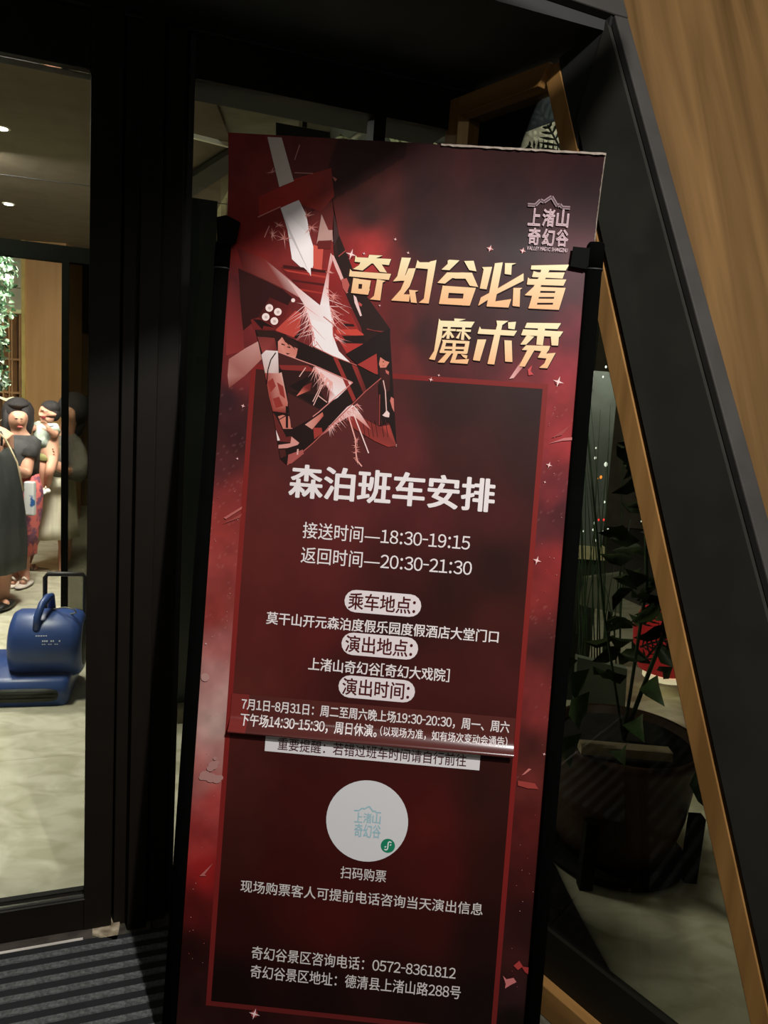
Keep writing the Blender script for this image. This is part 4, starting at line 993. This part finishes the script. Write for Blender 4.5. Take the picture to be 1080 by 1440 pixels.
for x in (34, 18):
    mb = MB(); mb.ell(b_(x, 822, -.07), .045, .125, .02); mb.tube([b_(x - 4, 816, -.1), b_(x, 812, -.12), b_(x + 4, 816, -.1)], .008); mb.build('sandal', mat('cream_sandal', (214, 200, 186), .5), Bp)

# --- person carrying the child
dC = 5.95
def c_(x, y, dy=0): return pt(x, y, dC + dy)
Cp = thing('person', 'person in a grey sweater and cream skirt holding the child, half behind tinted glass', 'person', fl(70, 800))
pts = [(c_(78, 690), (.13, .1)), (c_(80, 660), (.11, .09)), (c_(84, 632), (.13, .09)), (c_(88, 614), (.1, .07)), (c_(94, 604), .05), (c_(98, 594), .065), (c_(101, 580), .095), (c_(102, 566), .085),
       (c_(102, 620), .055), (c_(110, 650, -.04), .048), (c_(106, 664, -.14), .042), (c_(90, 660, -.24), .034), (c_(80, 656, -.28), .026),
       (c_(70, 618), .055), (c_(62, 640, -.1), .046), (c_(60, 655, -.2), .038), (c_(66, 650, -.29), .026),
       (c_(90, 730), .085), (c_(92, 765), .055), (c_(90, 785, .03), .05), (c_(88, 803), .03), (c_(94, 806, -.12), .024),
       (c_(62, 720), .085), (c_(46, 757, .0), .058), (c_(40, 778, .05), .048), (c_(38, 795, .05), .03), (c_(52, 800, -.05), .024),
       (c_(97, 582, -.10), .016)]
ed = [(0, 1), (1, 2), (2, 3), (3, 4), (4, 5), (5, 6), (6, 7), (3, 8), (8, 9), (9, 10), (10, 11), (11, 12), (3, 13), (13, 14), (14, 15), (15, 16), (0, 17), (17, 18), (18, 19), (19, 20), (20, 21), (0, 22), (22, 23), (23, 24), (24, 25), (25, 26), (6, 27)]
hand(pts, ed, 12, V(-1, -.1, .05), V(0, 0, 1), 1.1); hand(pts, ed, 16, V(.5, -.3, .6), V(0, 0, 1))
figure('body', pts, ed, skin_m, Cp)
mb = MB(); mb.ell(c_(104, 574, .03), .12, .12, .13); mb.ell(c_(104, 592, .06), .09, .07, .13); mb.build('hair', hair_m, Cp)
sw = mat('grey_sweater', (104, 98, 90), .9, c2=(122, 116, 106), scale=14, bump=.3)
garment('sweater', [(c_(90, 609), .08, .06), (c_(87, 617), .15, .1), (c_(84, 640), .15, .12), (c_(80, 668), .15, .12)], sw, Cp, 20)
limbs('sleeve', [([c_(101, 618), c_(107, 634), c_(111, 652, -.04), c_(107, 666, -.13), c_(97, 665, -.2)], [.06, .075, .082, .075, .05])], sw, Cp); limbs('sleeve', [([c_(72, 616), c_(65, 634, -.08), c_(61, 650, -.17)], [.06, .06, .045])], sw, Cp)
garment('skirt', [(c_(80, 660), .13, .11), (c_(74, 680), .17, .14), (c_(72, 710), .19, .17), (c_(71, 735), .2, .19), (c_(70, 753), .215, .2)], mat('cream_skirt', (232, 225, 200), .8, c2=(206, 196, 166), scale=5, stretch=(4, 4, .4)), Cp, 32, .06, 8)
for x, y, dd_ in ((50, 801, -.02), (91, 806, -.06)):
    mb = MB(); mb.ell(c_(x, y, dd_), .12, .05, .018); mb.tube([c_(x - 2, y, dd_ - .05), c_(x - 1, y - 7, dd_), c_(x - 2, y, dd_ + .05)], .008); mb.build('sandal', mat('brown_sandal', (120, 100, 78), .5), Cp)

# --- crying child
dD = 5.66
def d_(x, y, dy=0): return pt(x, y, dD + dy)
Dp = thing('person', 'crying small child with short black hair and pale shirt, held in arms', 'person', d_(66, 640))
pts = [(d_(68, 636), (.07, .065)), (d_(67, 618), .068), (d_(66, 603), .062), (d_(67, 597), .035), (d_(66.5, 588, -.01), .062), (d_(67, 580), .072), (d_(69, 574), .062),
       (d_(54, 600), .032), (d_(45, 603, -.06), .027), (d_(36, 604, -.1), .02),
       (d_(77, 602), .032), (d_(77, 613, -.06), .027), (d_(70, 604, -.11), .02),
       (d_(60, 645, -.05), .045), (d_(58.5, 662, -.1), .036), (d_(57.5, 674, -.08), .032), (d_(58, 685, -.06), .024), (d_(53, 692, -.09), .02),
       (d_(74, 648, -.05), .045), (d_(70, 662, -.12), .036), (d_(67, 676, -.06), .03), (d_(67, 684, -.04), .022), (d_(62, 689, -.06), .018),
       (d_(60.5, 581, -.03), .012), (d_(79, 584, .02), .014)]
ed = [(0, 1), (1, 2), (2, 3), (3, 4), (4, 5), (5, 6), (2, 7), (7, 8), (8, 9), (2, 10), (10, 11), (11, 12), (0, 13), (13, 14), (14, 15), (15, 16), (16, 17), (0, 18), (18, 19), (19, 20), (20, 21), (21, 22), (5, 23), (5, 24)]
hand(pts, ed, 9, V(-1, -.2, .05), V(0, 0, 1), .62); hand(pts, ed, 12, V(-.5, -.2, .7), V(-1, 0, 0), .55)
figure('body', pts, ed, skin_m, Dp)
mb = MB(); mb.ell(d_(71.5, 573.5, .055), .07, .07, .056, 16, 10); mb.ell(d_(77.5, 582, .05), .035, .05, .055); mb.build('hair', hair_m, Dp)
for x, y in ((59.5, 577), (66, 579)):
    mb = MB(); mb.ell(d_(x, y, -.068), .013, .006, .0035); mb.build('eye', eye_m, Dp)
mb = MB(); mb.ell(d_(61, 587, -.066), .018, .01, .013); mb.build('mouth', mat('open_mouth', (110, 26, 26), .5), Dp)
shm = mat('pale_check_shirt', (196, 204, 192), .8, c2=(150, 160, 140), scale=22)
garment('shirt', [(d_(67, 595), .045, .04), (d_(66, 599), .082, .065), (d_(64, 612), .085, .08), (d_(63, 628), .092, .085)], shm, Dp, 18, .05, 4)
limbs('sleeve', [([d_(57, 598), d_(51, 601, -.04)], [.036, .036])], shm, Dp); limbs('sleeve', [([d_(75, 599), d_(78, 608, -.03)], [.036, .038])], shm, Dp)
mb = MB(); mb.ell(d_(69, 598, -.09), .035, .02, .014); mb.build('blue_bib', mat('blue_bib_cloth', (120, 160, 196), .7, c2=(220, 226, 226), scale=30), Dp)
garment('shorts', [(d_(66, 626), .09, .08), (d_(66, 636), .09, .08), (d_(65, 646, -.03), .08, .085)], mat('olive_yellow_shorts', (168, 158, 92), .8, c2=(196, 190, 130), scale=8), Dp, 18)
for x, y, dd_ in ((55.5, 692.5, -.1), (62, 690, -.06)):
    mb = MB(); mb.ell(d_(x, y, dd_), .05, .032, .024); mb.tube([d_(x + 2, y - 4, dd_ - .03), d_(x + 2, y - 6, dd_), d_(x + 2, y - 4, dd_ + .03)], .006); mb.build('shoe', mat('white_sandal', (226, 222, 212), .5), Dp)

# ================================================================ carpet blower
o0 = fl(-40, 996); e0_ = fl(96, 992); bx = (e0_ - o0); LB = bx.length; bx.normalize(); by = V(-bx.y, bx.x, 0)
def Q(x, y, z): return o0 + bx * x + by * y + Z * z
blue = mat('blue_moulded_plastic', (50, 74, 130), .38, c2=(54, 80, 138), spec=.5)
dkp = mat('dark_grille', (48, 50, 40), .6)
bt_ = thing('carpet_blower', 'blue plastic carpet drying blower on the marble floor behind the glass door', 'blower', Q(LB / 2, .2, 0))
WL = LB
def prof(inset, k=0):                        # side outline (y, z) of the outlet base
    return [(0 + inset, .0 + inset), (0 + inset, .118 - inset), (.05, .126 - inset), (.12, .15 - inset), (.36 - inset, .16), (.40 - inset, .08), (.40 - inset, .0 + inset)]
mb = MB(); rings = []
for x, ins in ((.0, .02), (.01, .006), (.03, .0), (WL - .03, .0), (WL - .01, .006), (WL, .02)): rings.append([Q(x, y, z) for y, z in prof(ins)])
mb.loft(rings[::-1]); mb.build('base_housing', blue, bt_)
mb = MB(); 
rr = []
for yy, s_ in ((-.004, 1.0), (.0, .97)):
    pp = []
    for k in range(20):
        t_ = 2 * math.pi * k / 20; cx = math.copysign(abs(math.cos(t_)) ** .35, math.cos(t_)); cz = math.copysign(abs(math.sin(t_)) ** .6, math.sin(t_))
        pp.append(Q(WL / 2 + cx * (WL / 2 - .045) * s_, yy, .056 + cz * .034 * s_))
    rr.append(pp)
mb.loft(rr); ou = mb.build('outlet', dkp, bt_)
for z in (.038, .056, .074):
    mb = MB(); mb.box(Q(.06, -.008, z), bx * (WL - .12), by * .004, Z * .003); mb.build('outlet_vane', mat('outlet_vane_dark', (34, 36, 30), .6), ou)
dc = (.215, .245); DRR = .168; dx0, dx1 = .13, .13 + (WL - .13) * 1.0 + .045
def ring(x, r_, n=32): return [Q(x, dc[0] + r_ * math.cos(2 * math.pi * k / n), dc[1] + r_ * math.sin(2 * math.pi * k / n)) for k in range(n)]
mb = MB(); mb.loft([ring(dx0, DRR * .7), ring(dx0 + .012, DRR * .9), ring(dx0 + .04, DRR), ring(dx1 - .05, DRR), ring(dx1 - .018, DRR * .93), ring(dx1 - .004, DRR * .82), ring(dx1, DRR * .76)][::-1], cap=True); mb.build('drum_housing', blue, bt_)
mb = MB(); mb.loft([ring(dx1 - .004, DRR * .7), ring(dx1 + .004, DRR * .66)][::-1]); gr = mb.build('intake_grille', dkp, bt_)
for k in range(1, 6):
    mb = MB(); mb.tube([p_ for p_ in ring(dx1 + .006, DRR * .66 * k / 6, 20)] + [ring(dx1 + .006, DRR * .66 * k / 6, 20)[0]], .0022, 5); mb.build('grille_ring', mat('grille_wire', (90, 92, 80), .5), gr)
hx = dx0 + (dx1 - dx0) * .40
mb = MB(); hp = [Q(hx, dc[0] - .12, dc[1] + .10), Q(hx, dc[0] - .105, dc[1] + .16), Q(hx + .015, dc[0] - .07, dc[1] + .215), Q(hx + .03, dc[0] - .01, dc[1] + .232), Q(hx + .035, dc[0] + .05, dc[1] + .225), Q(hx + .035, dc[0] + .08, dc[1] + .14)]
mb.tube(hp, [.02, .018, .018, .02, .018, .02], 10); mb.build('carry_handle', blue, bt_)
bpl = mat('black_handle_plastic', (34, 30, 26), .5)
tA_, tB_ = pt(63.5, 860, 3.78), pt(63.5, 812, 3.78); tC_ = pt(67, 807, 3.78)
w_ = .17; mb = MB(); mb.tube([Q(0, 0, 0) * 0 + V(tA_.x, tA_.y, .25), tB_, tC_, tC_ + bx * w_ * .5 + V(0, 0, .0), tC_ + bx * w_, tB_ + bx * (w_ + .02), V(tA_.x, tA_.y, .25) + bx * (w_ + .02)], .012, 8)
mb.build('pull_handle', bpl, bt_)
c0_ = pt(66, 861, 3.7); mb = MB()
mb.tube([c0_, pt(76, 856, 3.66), pt(92, 854, 3.62), pt(105, 857, 3.6), pt(107, 862, 3.62), pt(98, 864, 3.65), pt(84, 860, 3.68), pt(72, 858, 3.7)], .0035, 6); mb.build('power_cord', mat('grey_cord', (130, 128, 116), .5), bt_)
# small white print on the drum
def ontop(x, a): return Q(x, dc[0] + (DRR + .001) * math.cos(a), dc[1] + (DRR + .001) * math.sin(a))
mb = MB()
for (xa, xb, a0, th_) in ((.40, .56, 2.62, .03), (.49, .74, 2.76, .045), (.49, .74, 2.86, .025)):
    L0 = dx0 + (dx1 - dx0) * xa; n_ = int((xb - xa) * 36)
    for k in range(n_):
        if random.random() < .2: continue
        x_ = L0 + (dx1 - dx0) * (xb - xa) * k / n_; w_ = (dx1 - dx0) * (xb - xa) / n_ * .7
        mb.add([ontop(x_, a0), ontop(x_ + w_, a0), ontop(x_ + w_, a0 + th_ * 1), ontop(x_, a0 + th_ * 1)], [(0, 1, 2, 3)])
o = mb.build('printed_label', mat('white_print', (206, 212, 224), .5), bt_); o['kind'] = 'stuff'

# ================================================================ hanging greenery and curled leaves in the lobby
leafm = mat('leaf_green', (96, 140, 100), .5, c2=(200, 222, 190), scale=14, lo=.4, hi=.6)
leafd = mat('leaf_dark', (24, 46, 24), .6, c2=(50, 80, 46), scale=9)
def leaf(mb, c, d, w, l, n=None):
    d = d.normalized(); s_ = d.cross(n or V(random.gauss(0, 1), random.gauss(0, 1), random.gauss(0, 1))).normalized(); q = s_.cross(d) * l * .18
    mb.add([c, c + d * l * .35 + s_ * w * .5 + q, c + d * l * .7 + s_ * w * .35 + q, c + d * l - q * .5, c + d * l * .7 - s_ * w * .35 + q, c + d * l * .35 - s_ * w * .5 + q, c + d * l * .5], [(0, 6, 1), (1, 6, 2), (2, 6, 3), (3, 6, 4), (4, 6, 5), (5, 6, 0)], smooth=True)
hg = thing('hanging_plant', 'dense bright green leafy plant hanging at the far left inside the lobby', 'plant', pt(4, 545, 4.5))
mb = MB(); mb2 = MB()
for k in range(900):
    y = random.uniform(345, 548); xm = 20 if y < 400 else (16 if y < 450 else 8); x = random.uniform(-45, xm)
    c = pt(x, y, 4.5 + random.uniform(-.05, .2)); d = V(random.uniform(-.5, 1), random.uniform(-1, .2), random.uniform(-.9, .5))
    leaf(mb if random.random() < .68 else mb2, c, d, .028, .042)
o = mb.build('foliage', leafm, hg); o['kind'] = 'stuff'; o = mb2.build('dark_foliage', leafd, hg); o['kind'] = 'stuff'  # darker leaves are mixed in at random
mb = MB(); 
for k in range(6): x = random.uniform(-30, 6); mb.tube([pt(x, 352, 4.6), pt(x + random.uniform(-4, 4), 400, 4.6), pt(x + random.uniform(-5, 5), 540, 4.6)], .006, 5)
o = mb.build('stems', leafd, hg); o['kind'] = 'stuff'
cw = thing('curled_leaves', 'cream white curled leaf decoration behind the dark haired head, at the foot of the lattice shelf', 'decoration', pt(15, 580, 6.6))
for pp, w_ in (([(-4, 557), (8, 562), (18, 560), (28, 566), (36, 572)], 4.5), ([(10, 563), (16, 570), (17, 577)], 3), ([(20, 561), (26, 566), (30, 574)], 2.2), ([(26, 570), (33, 566), (40, 565)], 5), ([(28, 574), (36, 578), (40, 572)], 4), ([(0, 592), (5, 587), (9, 584)], 3.4)):
    mb = MB(); P = [pt(x, y, 6.6 + .03 * math.sin(i * 2)) for i, (x, y) in enumerate(pp)]
    k_ = 6.6 / F; L1 = [p_ + V(0, .01, w_ * k_ * .5 * math.sin(math.pi * (i + .5) / len(P))) for i, p_ in enumerate(P)]; L2 = [p_ - V(0, .01, w_ * k_ * .5 * math.sin(math.pi * (i + .5) / len(P))) for i, p_ in enumerate(P)]
    n_ = len(P); mb.add(L1 + P + L2, [(i, i + 1, n_ + i + 1, n_ + i) for i in range(n_ - 1)] + [(n_ + i, n_ + i + 1, 2 * n_ + i + 1, 2 * n_ + i) for i in range(n_ - 1)], smooth=True)
    mb.build('leaf', bpy.data.materials.get('cream_leaf') or mat('cream_leaf', (224, 216, 180), .6), cw)
# strip seen between the column and the stand
nk = struct('trim_3')
vwall('dark_lintel', 288, 330, 316, 339, 8.0, mat('dark_lintel_m', (34, 36, 28), .7), nk, .06)

# ================================================================ planting bay behind the timber framed window
pc = fl(866, 1248); pc = pc + V(.04, .22, 0)
soil = 1
pot = thing('plant_pot', 'large round dark brown plant pot on a black legged stand behind the side window', 'pot', pc)
potm = mat('dark_brown_glaze', (50, 30, 16), .5, c2=(62, 40, 22), scale=5, spec=.2)
mb = MB(); rings = []
for z, r_ in ((.03, .15), (.035, .185), (.09, .215), (.2, .24), (.34, .255), (.40, .257), (.42, .27), (.45, .27), (.45, .25), (.41, .24)): rings.append([pc + V(r_ * math.cos(2 * math.pi * k / 36), r_ * math.sin(2 * math.pi * k / 36), z) for k in range(36)])
mb.loft(rings); mb.build('bowl', potm, pot)
mb = MB(); mb.loft([[pc + V(.239 * math.cos(2 * math.pi * k / 24), .239 * math.sin(2 * math.pi * k / 24), z) for k in range(24)] for z in (.40, .425)]); mb.build('soil', mat('dark_soil', (22, 17, 11), .95, bump=.5), pot)
for k in range(4):
    a = math.radians(45 + 90 * k + 12); c = pc + V(.275 * math.cos(a), .275 * math.sin(a), 0)
    mb = MB(); mb.box(c - V(.022, .022, 0), V(.044, 0, 0), V(0, .044, 0), V(0, 0, .24)); mb.build('stand_leg', mat('black_stand', (12, 10, 7), .7, spec=.1), pot)
mb = MB(); mb.loft([[pc + V(r_ * math.cos(2 * math.pi * k / 24), r_ * math.sin(2 * math.pi * k / 24), z) for k in range(24)] for z, r_ in ((.012, .26), (.028, .26), (.028, .1), (.012, .1))]); mb.build('stand_ring', bpy.data.materials['black_stand'], pot)
bush = thing('leafy_shrub', 'dark broad leaved shrub growing in the brown pot behind the side window', 'plant', pc + V(0, 0, .43))
mb = MB(); mb.tube([pc + V(0, 0, .43), pc + V(.02, .02, 1.0), pc + V(-.04, .05, 1.5)], .006, 6); mb.tube([pc + V(0, 0, .43), pc + V(.12, .02, .9), pc + V(.2, .03, 1.3)], .008, 6); mb.tube([pc + V(0, 0, .43), pc + V(-.12, .02, .9), pc + V(-.25, .06, 1.6)], .0045, 6)
mb.build('stems', leafd, bush)
mb = MB()
for k in range(300):
    a = random.uniform(0, 6.28); rr_ = random.uniform(.0, .34); z = random.uniform(.66, 1.75)
    leaf(mb, pc + V(.14 + .05 * z + rr_ * .8 * math.cos(a), .02 + rr_ * math.sin(a) * .7, z), V(math.cos(a), math.sin(a) - .3, random.uniform(-.9, .5)), .055, .12)
o = mb.build('foliage', mat('dark_shrub_leaf', (34, 44, 22), .5, c2=(60, 76, 38), scale=10, spec=.2), bush); o['kind'] = 'stuff'
for k in range(14):
    mb = MB(); a = random.uniform(3.4, 6.0); rr_ = random.uniform(.2, .36); z = random.uniform(.46, .8)
    leaf(mb, pc + V(rr_ * math.cos(a), rr_ * math.sin(a), z), V(math.cos(a) * .4, -.5, random.uniform(-1, .2)), .075, .15, V(0, 1, .2)); mb.build('leaf', mat('broad_leaf', (40, 60, 26), .4, c2=(62, 88, 40), scale=9), bush) if k == 0 else mb.build('leaf', bpy.data.materials['broad_leaf'], bush)
# feathery bamboo stems
gr_ = thing('thin_grass_plant', 'tall thin leaved grassy plant against the grey pillar beside the right pole', 'plant', pt(820, 1000, 3.2))
mb = MB()
for k in range(20):
    x = random.uniform(795, 880); y0 = random.uniform(880, 1010); y1 = random.uniform(500, 820); dx_ = random.uniform(-26, 30)
    d0 = 3.28 + random.uniform(-.1, .3)
    P = [pt(x + dx_ * (t_ ** 2), y0 + (y1 - y0) * t_, d0 + .05 * t_) for t_ in (0, .25, .5, .75, 1)]
    mb.tube(P, [.004, .0035, .003, .002, .0008], 4)
o = mb.build('blades', leafd, gr_); o['kind'] = 'stuff'
# stand-ins for shapes in the pane, many reflected: grey pillar, pale panels, red lantern
pl_ = thing('reflected_strip', 'smooth grey pillar shape standing in for a reflected strip in the side window, with a cream band near its foot', 'pillar', (pt(830, 800, 4.0).x, 4.0, 0))
a, b = pt(806, 600, 4.0), pt(862, 600, 4.0); zt_ = pt(830, 521, 4.0).z; zb_ = pt(830, 768, 4.0).z; zc2 = pt(830, 786, 4.0).z
a2, b2 = pt(792, 740, 4.0), pt(850, 740, 4.0)
MB().prism([V(a.x, 4, zt_), V(b.x, 4, zt_), V(b2.x, 4, zb_), V(a2.x, 4, zb_)], V(0, .25, 0)).build('shaft', mat('reflected_strip_grey', (108, 114, 112), .6), pl_)
MB().prism([V(a2.x - .015, 3.98, zb_), V(b2.x + .015, 3.98, zb_), V(b2.x + .015, 3.98, zc2), V(a2.x - .015, 3.98, zc2)], V(0, .28, 0)).build('cream_band', mat('cream_band_m', (214, 204, 160), .6), pl_)
MB().prism([V(a2.x, 4, zc2), V(b2.x, 4, zc2), V(b2.x, 4, 0), V(a2.x, 4, 0)], V(0, .25, 0)).build('plinth', mat('pillar_plinth', (40, 42, 36), .7), pl_)
def board(label, pts_, dist, col):
    P = [pt(x, y, dist) for x, y in pts_]; c = sum(P, V(0, 0, 0)) / len(P)
    t = thing('display_board', label, 'board', (c.x, c.y, min(p_.z for p_ in P)))
    MB().prism(P, V(0, .04, 0)).build('panel', mat('board_grey', col, .7), t)
    zm_ = min(p_.z for p_ in P)
    xs_ = [p_.x for p_ in P]
    for x in (min(xs_) + .02, max(xs_) - .05): MB().box((x, dist + .045, 0), (.02, 0, 0), (0, .02, 0), (0, 0, zm_ + .03)).build('leg', gasket, t)
board('upper pale grey display board standing behind the grassy plant', [(822, 813), (876, 806), (874, 863), (818, 852)], 3.78, (110, 112, 98))
board('lower pale grey display board just above the brown pot', [(812, 924), (882, 941), (878, 1012), (806, 1038)], 3.1, (96, 102, 88))
bar = thing('timber_offcut', 'short beige timber batten lying across the brown pot', 'timber', pc + V(0, 0, .45))
p_, q_ = pc + V(-.20, -.19, .453), pc + V(.10, -.2, .453)
MB().box(p_, q_ - p_, V(0, .05, 0), V(0, 0, .03)).build('batten', mat('beige_batten', (150, 134, 108), .7), bar)
rl = thing('red_lantern', 'red fabric lantern with a pale lower rim seen behind palm leaves at the right stile', 'lantern', pt(940, 945, 4.2))
c = pt(940, 905, 4.2); rings = []
for z, r_ in ((-.17, .10), (-.15, .15), (-.05, .19), (.08, .2), (.18, .17), (.22, .1)): rings.append([c + V(r_ * math.cos(2 * math.pi * k / 20), r_ * math.sin(2 * math.pi * k / 20), z) for k in range(20)])
MB().loft(rings).build('shade', mat('red_cloth', (190, 40, 44), .6, emit=.25), rl)
MB().loft([[c + V(r_ * math.cos(2 * math.pi * k / 20), r_ * math.sin(2 * math.pi * k / 20), z) for k in range(20)] for z, r_ in ((-.20, .12), (-.17, .12))]).build('rim', mat('pale_rim', (240, 225, 190), .5, emit=.8), rl)
MB().tube([c + V(0, 0, .2), c + V(0, 0, 1.6)], .005, 6).build('cord', gasket, rl)
rl2 = thing('red_sign', 'small red panel low behind the grassy plant beside the right pole', 'sign', pt(806, 900, 4.6))
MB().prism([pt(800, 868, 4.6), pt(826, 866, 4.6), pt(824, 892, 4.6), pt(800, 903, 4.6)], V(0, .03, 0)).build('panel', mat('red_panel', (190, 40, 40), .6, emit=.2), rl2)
MB().tube([pt(812, 895, 4.6), V(pt(812, 895, 4.6).x, 4.6, 0)], .012, 6).build('post', gasket, rl2)
FL = ['tiny white light in front of the pillar top, left one of the upper pair', 'brightest white light in front of the upper pillar, beside the slanted stile', 'topmost tiny white light above the grey pillar', 'tiny white light at the very top edge of the grey pillar', 'larger orange light right of its small orange twin', 'smaller orange light left of its larger twin',
 'white light left of the two red ones', 'left one of the two red lights', 'right one of the two red lights', 'white light just under the left red light', 'lone white light halfway between the orange and the red lights', 'white light just under the right red light', 'lowest white light, close above the cream band of the pillar', 'white light right of the red pair', 'rightmost tiny white light, nearly against the slanted stile', 'leftmost tiny white light, low beside the pole', 'faint white light just above the upper pair of white lights']
for i, (x, y, r_, c_l) in enumerate(((837, 644, 1.6, 0), (852, 653, 2.6, 0), (852, 516, 1.4, 0), (848, 530, 1.2, 0), (845, 671, 1.9, 1), (840, 673, 1.2, 1), (836, 736, 1.6, 0), (842, 731, 1.4, 2), (849, 731, 1.4, 2), (834, 745, 1.3, 0), (850, 706, 1.4, 0), (848, 748, 1.4, 0), (838, 760, 1.5, 0), (855, 744, 1.1, 0), (902, 733, 1.0, 0), (820, 747, 1.0, 0), (838, 630, 1.1, 0))):
    c = pt(x, y, 3.70); k_ = 3.70 / F
    cn = ('white', 'orange', 'red')[c_l]
    m_ = bpy.data.materials.get('glow_' + cn) or mat('glow_' + cn, ((235, 245, 235), (255, 150, 60), (255, 60, 60))[c_l], .5, emit=(1.1, 1.2, 1.2)[c_l])
    mb = MB(); mb.ell(c, r_ * k_, r_ * k_, r_ * k_ * 1.3, 8, 6)
    tag(mb.build('light_speck', m_, None), FL[i], 'light', 'points of light among the leaves')  # small glowing beads for the bright specks in the window
# lit wall with palm fronds
wp = struct('wall_planting')
MB().prism([pt(728, 190, 5.0), pt(760, 178, 5.0), pt(812, 160, 5.0), pt(830, 400, 5.0), pt(727, 400, 5.0)], V(0, .1, 0)).build('wall_panel', mat('white_plaster', (226, 222, 198), .8), wp)
MB().prism([pt(736, 110, 5.05), pt(830, 100, 5.05), pt(830, 300, 5.05), pt(728, 300, 5.05)], V(0, .1, 0)).build('wall_panel', mat('blue_grey_paint', (70, 78, 84), .8), wp)
MB().prism([pt(640, 120, 4.4), pt(730, 120, 4.4), pt(726, 420, 4.4), pt(640, 420, 4.4)], V(0, .1, 0)).build('pier', mat('black_pier', (9, 9, 8), .8), wp)
MB().prism([pt(465, 120, 5.2), pt(645, 160, 5.2), pt(645, 420, 5.2), pt(465, 420, 5.2)], V(0, .1, 0)).build('wall_panel', mat('olive_plaster', (62, 64, 50), .8), wp)
def frond(mb, base, tip, dist, n, ln, w, side=1, droop=0):
    k_ = dist / F; P = []
    for i in range(12):
        t_ = i / 11; x = base[0] + (tip[0] - base[0]) * t_; y = base[1] + (tip[1] - base[1]) * t_ - math.sin(t_ * math.pi) * droop
        P.append((x, y))
    mb.tube([pt(x, y, dist) for x, y in P], .006, 5)
    for i in range(n):
        t_ = (i + .5) / n * 11; j = min(10, int(t_)); f_ = t_ - j; x = P[j][0] * (1 - f_) + P[j + 1][0] * f_; y = P[j][1] * (1 - f_) + P[j + 1][1] * f_
        tx, ty = P[j + 1][0] - P[j][0], P[j + 1][1] - P[j][1]; l_ = math.hypot(tx, ty); tx, ty = tx / l_, ty / l_
        for sd in ((1, -1) if side == 0 else (side,)):
            dx_, dy_ = tx * .6 - ty * .8 * sd, ty * .6 + tx * .8 * sd; L_n = ln * math.sin(math.pi * (.15 + .8 * (i + .5) / n))
            a, b, c2_ = pt(x, y, dist), pt(x + dx_ * L_n * .5, y + dy_ * L_n * .5, dist - .03), pt(x + dx_ * L_n, y + dy_ * L_n, dist + .02)
            nn = V(-dy_, 0, -dx_) * w * k_ * .5
            mb.add([a - nn * .4, b - nn, c2_, b + nn, a + nn * .4], [(0, 1, 3, 4), (1, 2, 3)])
pm2 = mat('palm_silhouette', (16, 20, 12), .6)
pa = thing('potted_palm', 'feathery dark palm silhouetted against the lit white wall above the poster corner', 'palm', fl(900, 1190))
mb = MB(); frond(mb, (842, 330), (770, 176), 4.7, 16, 46, 4.0, 0, 8); mb.build('frond', pm2, pa)
mb = MB(); frond(mb, (850, 330), (742, 205), 4.65, 18, 44, 3.6, 0, 14); mb.build('frond', pm2, pa)
mb = MB(); frond(mb, (850, 300), (812, 200), 4.6, 14, 36, 3.6, 0, 2); mb.build('frond', pm2, pa)
for bs, tp_ in (((900, 880), (955, 850)), ((905, 930), (960, 880)), ((900, 910), (962, 905))):
    mb = MB(); frond(mb, bs, tp_, 3.9, 10, 30, 3, 0, 6); mb.build('frond', pm2, pa)
mb = MB(); b0_ = fl(900, 1190); mb.tube([V(pt(850, 330, 4.65).x, 4.65, 0), V(pt(850, 330, 4.65).x, 4.65, 1.4), pt(850, 330, 4.65)], .03, 8); mb.build('trunk', pm2, pa)
pb = thing('potted_palm', 'palm-shaped pale strips added for light stripes between palm shadows above the poster', 'palm', (pt(560, 260, 3.9).x, 3.9, 0))
plm = mat('pale_light_stripe', (170, 176, 136), .6)  # pale colour stands for lit wall between palm shadows
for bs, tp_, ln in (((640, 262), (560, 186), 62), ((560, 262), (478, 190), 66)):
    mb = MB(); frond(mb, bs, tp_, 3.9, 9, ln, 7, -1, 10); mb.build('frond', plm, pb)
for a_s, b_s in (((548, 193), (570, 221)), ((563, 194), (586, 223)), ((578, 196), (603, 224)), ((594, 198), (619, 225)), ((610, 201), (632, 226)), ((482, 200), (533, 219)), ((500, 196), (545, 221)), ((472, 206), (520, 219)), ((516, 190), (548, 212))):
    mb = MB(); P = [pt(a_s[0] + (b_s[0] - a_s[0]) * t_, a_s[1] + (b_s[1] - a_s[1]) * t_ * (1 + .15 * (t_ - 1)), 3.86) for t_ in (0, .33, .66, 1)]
    w4 = [.003, .009, .008, .002]; mb.add([p_ + V(w_, 0, w_) for p_, w_ in zip(P, w4)] + [p_ - V(w_, 0, w_) for p_, w_ in zip(P, w4)], [(k, k + 1, 5 + k, 4 + k) for k in range(3)]); mb.build('light_stripe', plm, pb)
mb = MB(); q_ = pt(600, 262, 3.9); mb.tube([V(q_.x, 3.9, 0), V(q_.x, 3.9, q_.z - .3), pt(640, 262, 3.9)], .02, 8); mb.tube([V(q_.x, 3.9, q_.z - .3), pt(560, 262, 3.9)], .012, 8); mb.build('trunk', pm2, pb)
bk = thing('ceiling_box', 'black rectangular box hanging from the ceiling above the poster', 'box', pt(426, 205, 3.6))
MB().prism([pt(388, 172, 3.6), pt(464, 186, 3.6), pt(464, 213, 3.6), pt(388, 203, 3.6)], V(0, .15, 0)).build('body', gasket, bk)
MB().box(pt(425, 178, 3.68), V(.02, 0, 0), V(0, .02, 0), V(0, 0, .5)).build('rod', gasket, bk)
MB().tube([pt(462, 216, 4.2), pt(528, 174, 4.2)], .012, 6).build('brace_bar', mat('pale_brace', (130, 128, 104), .6), cl)
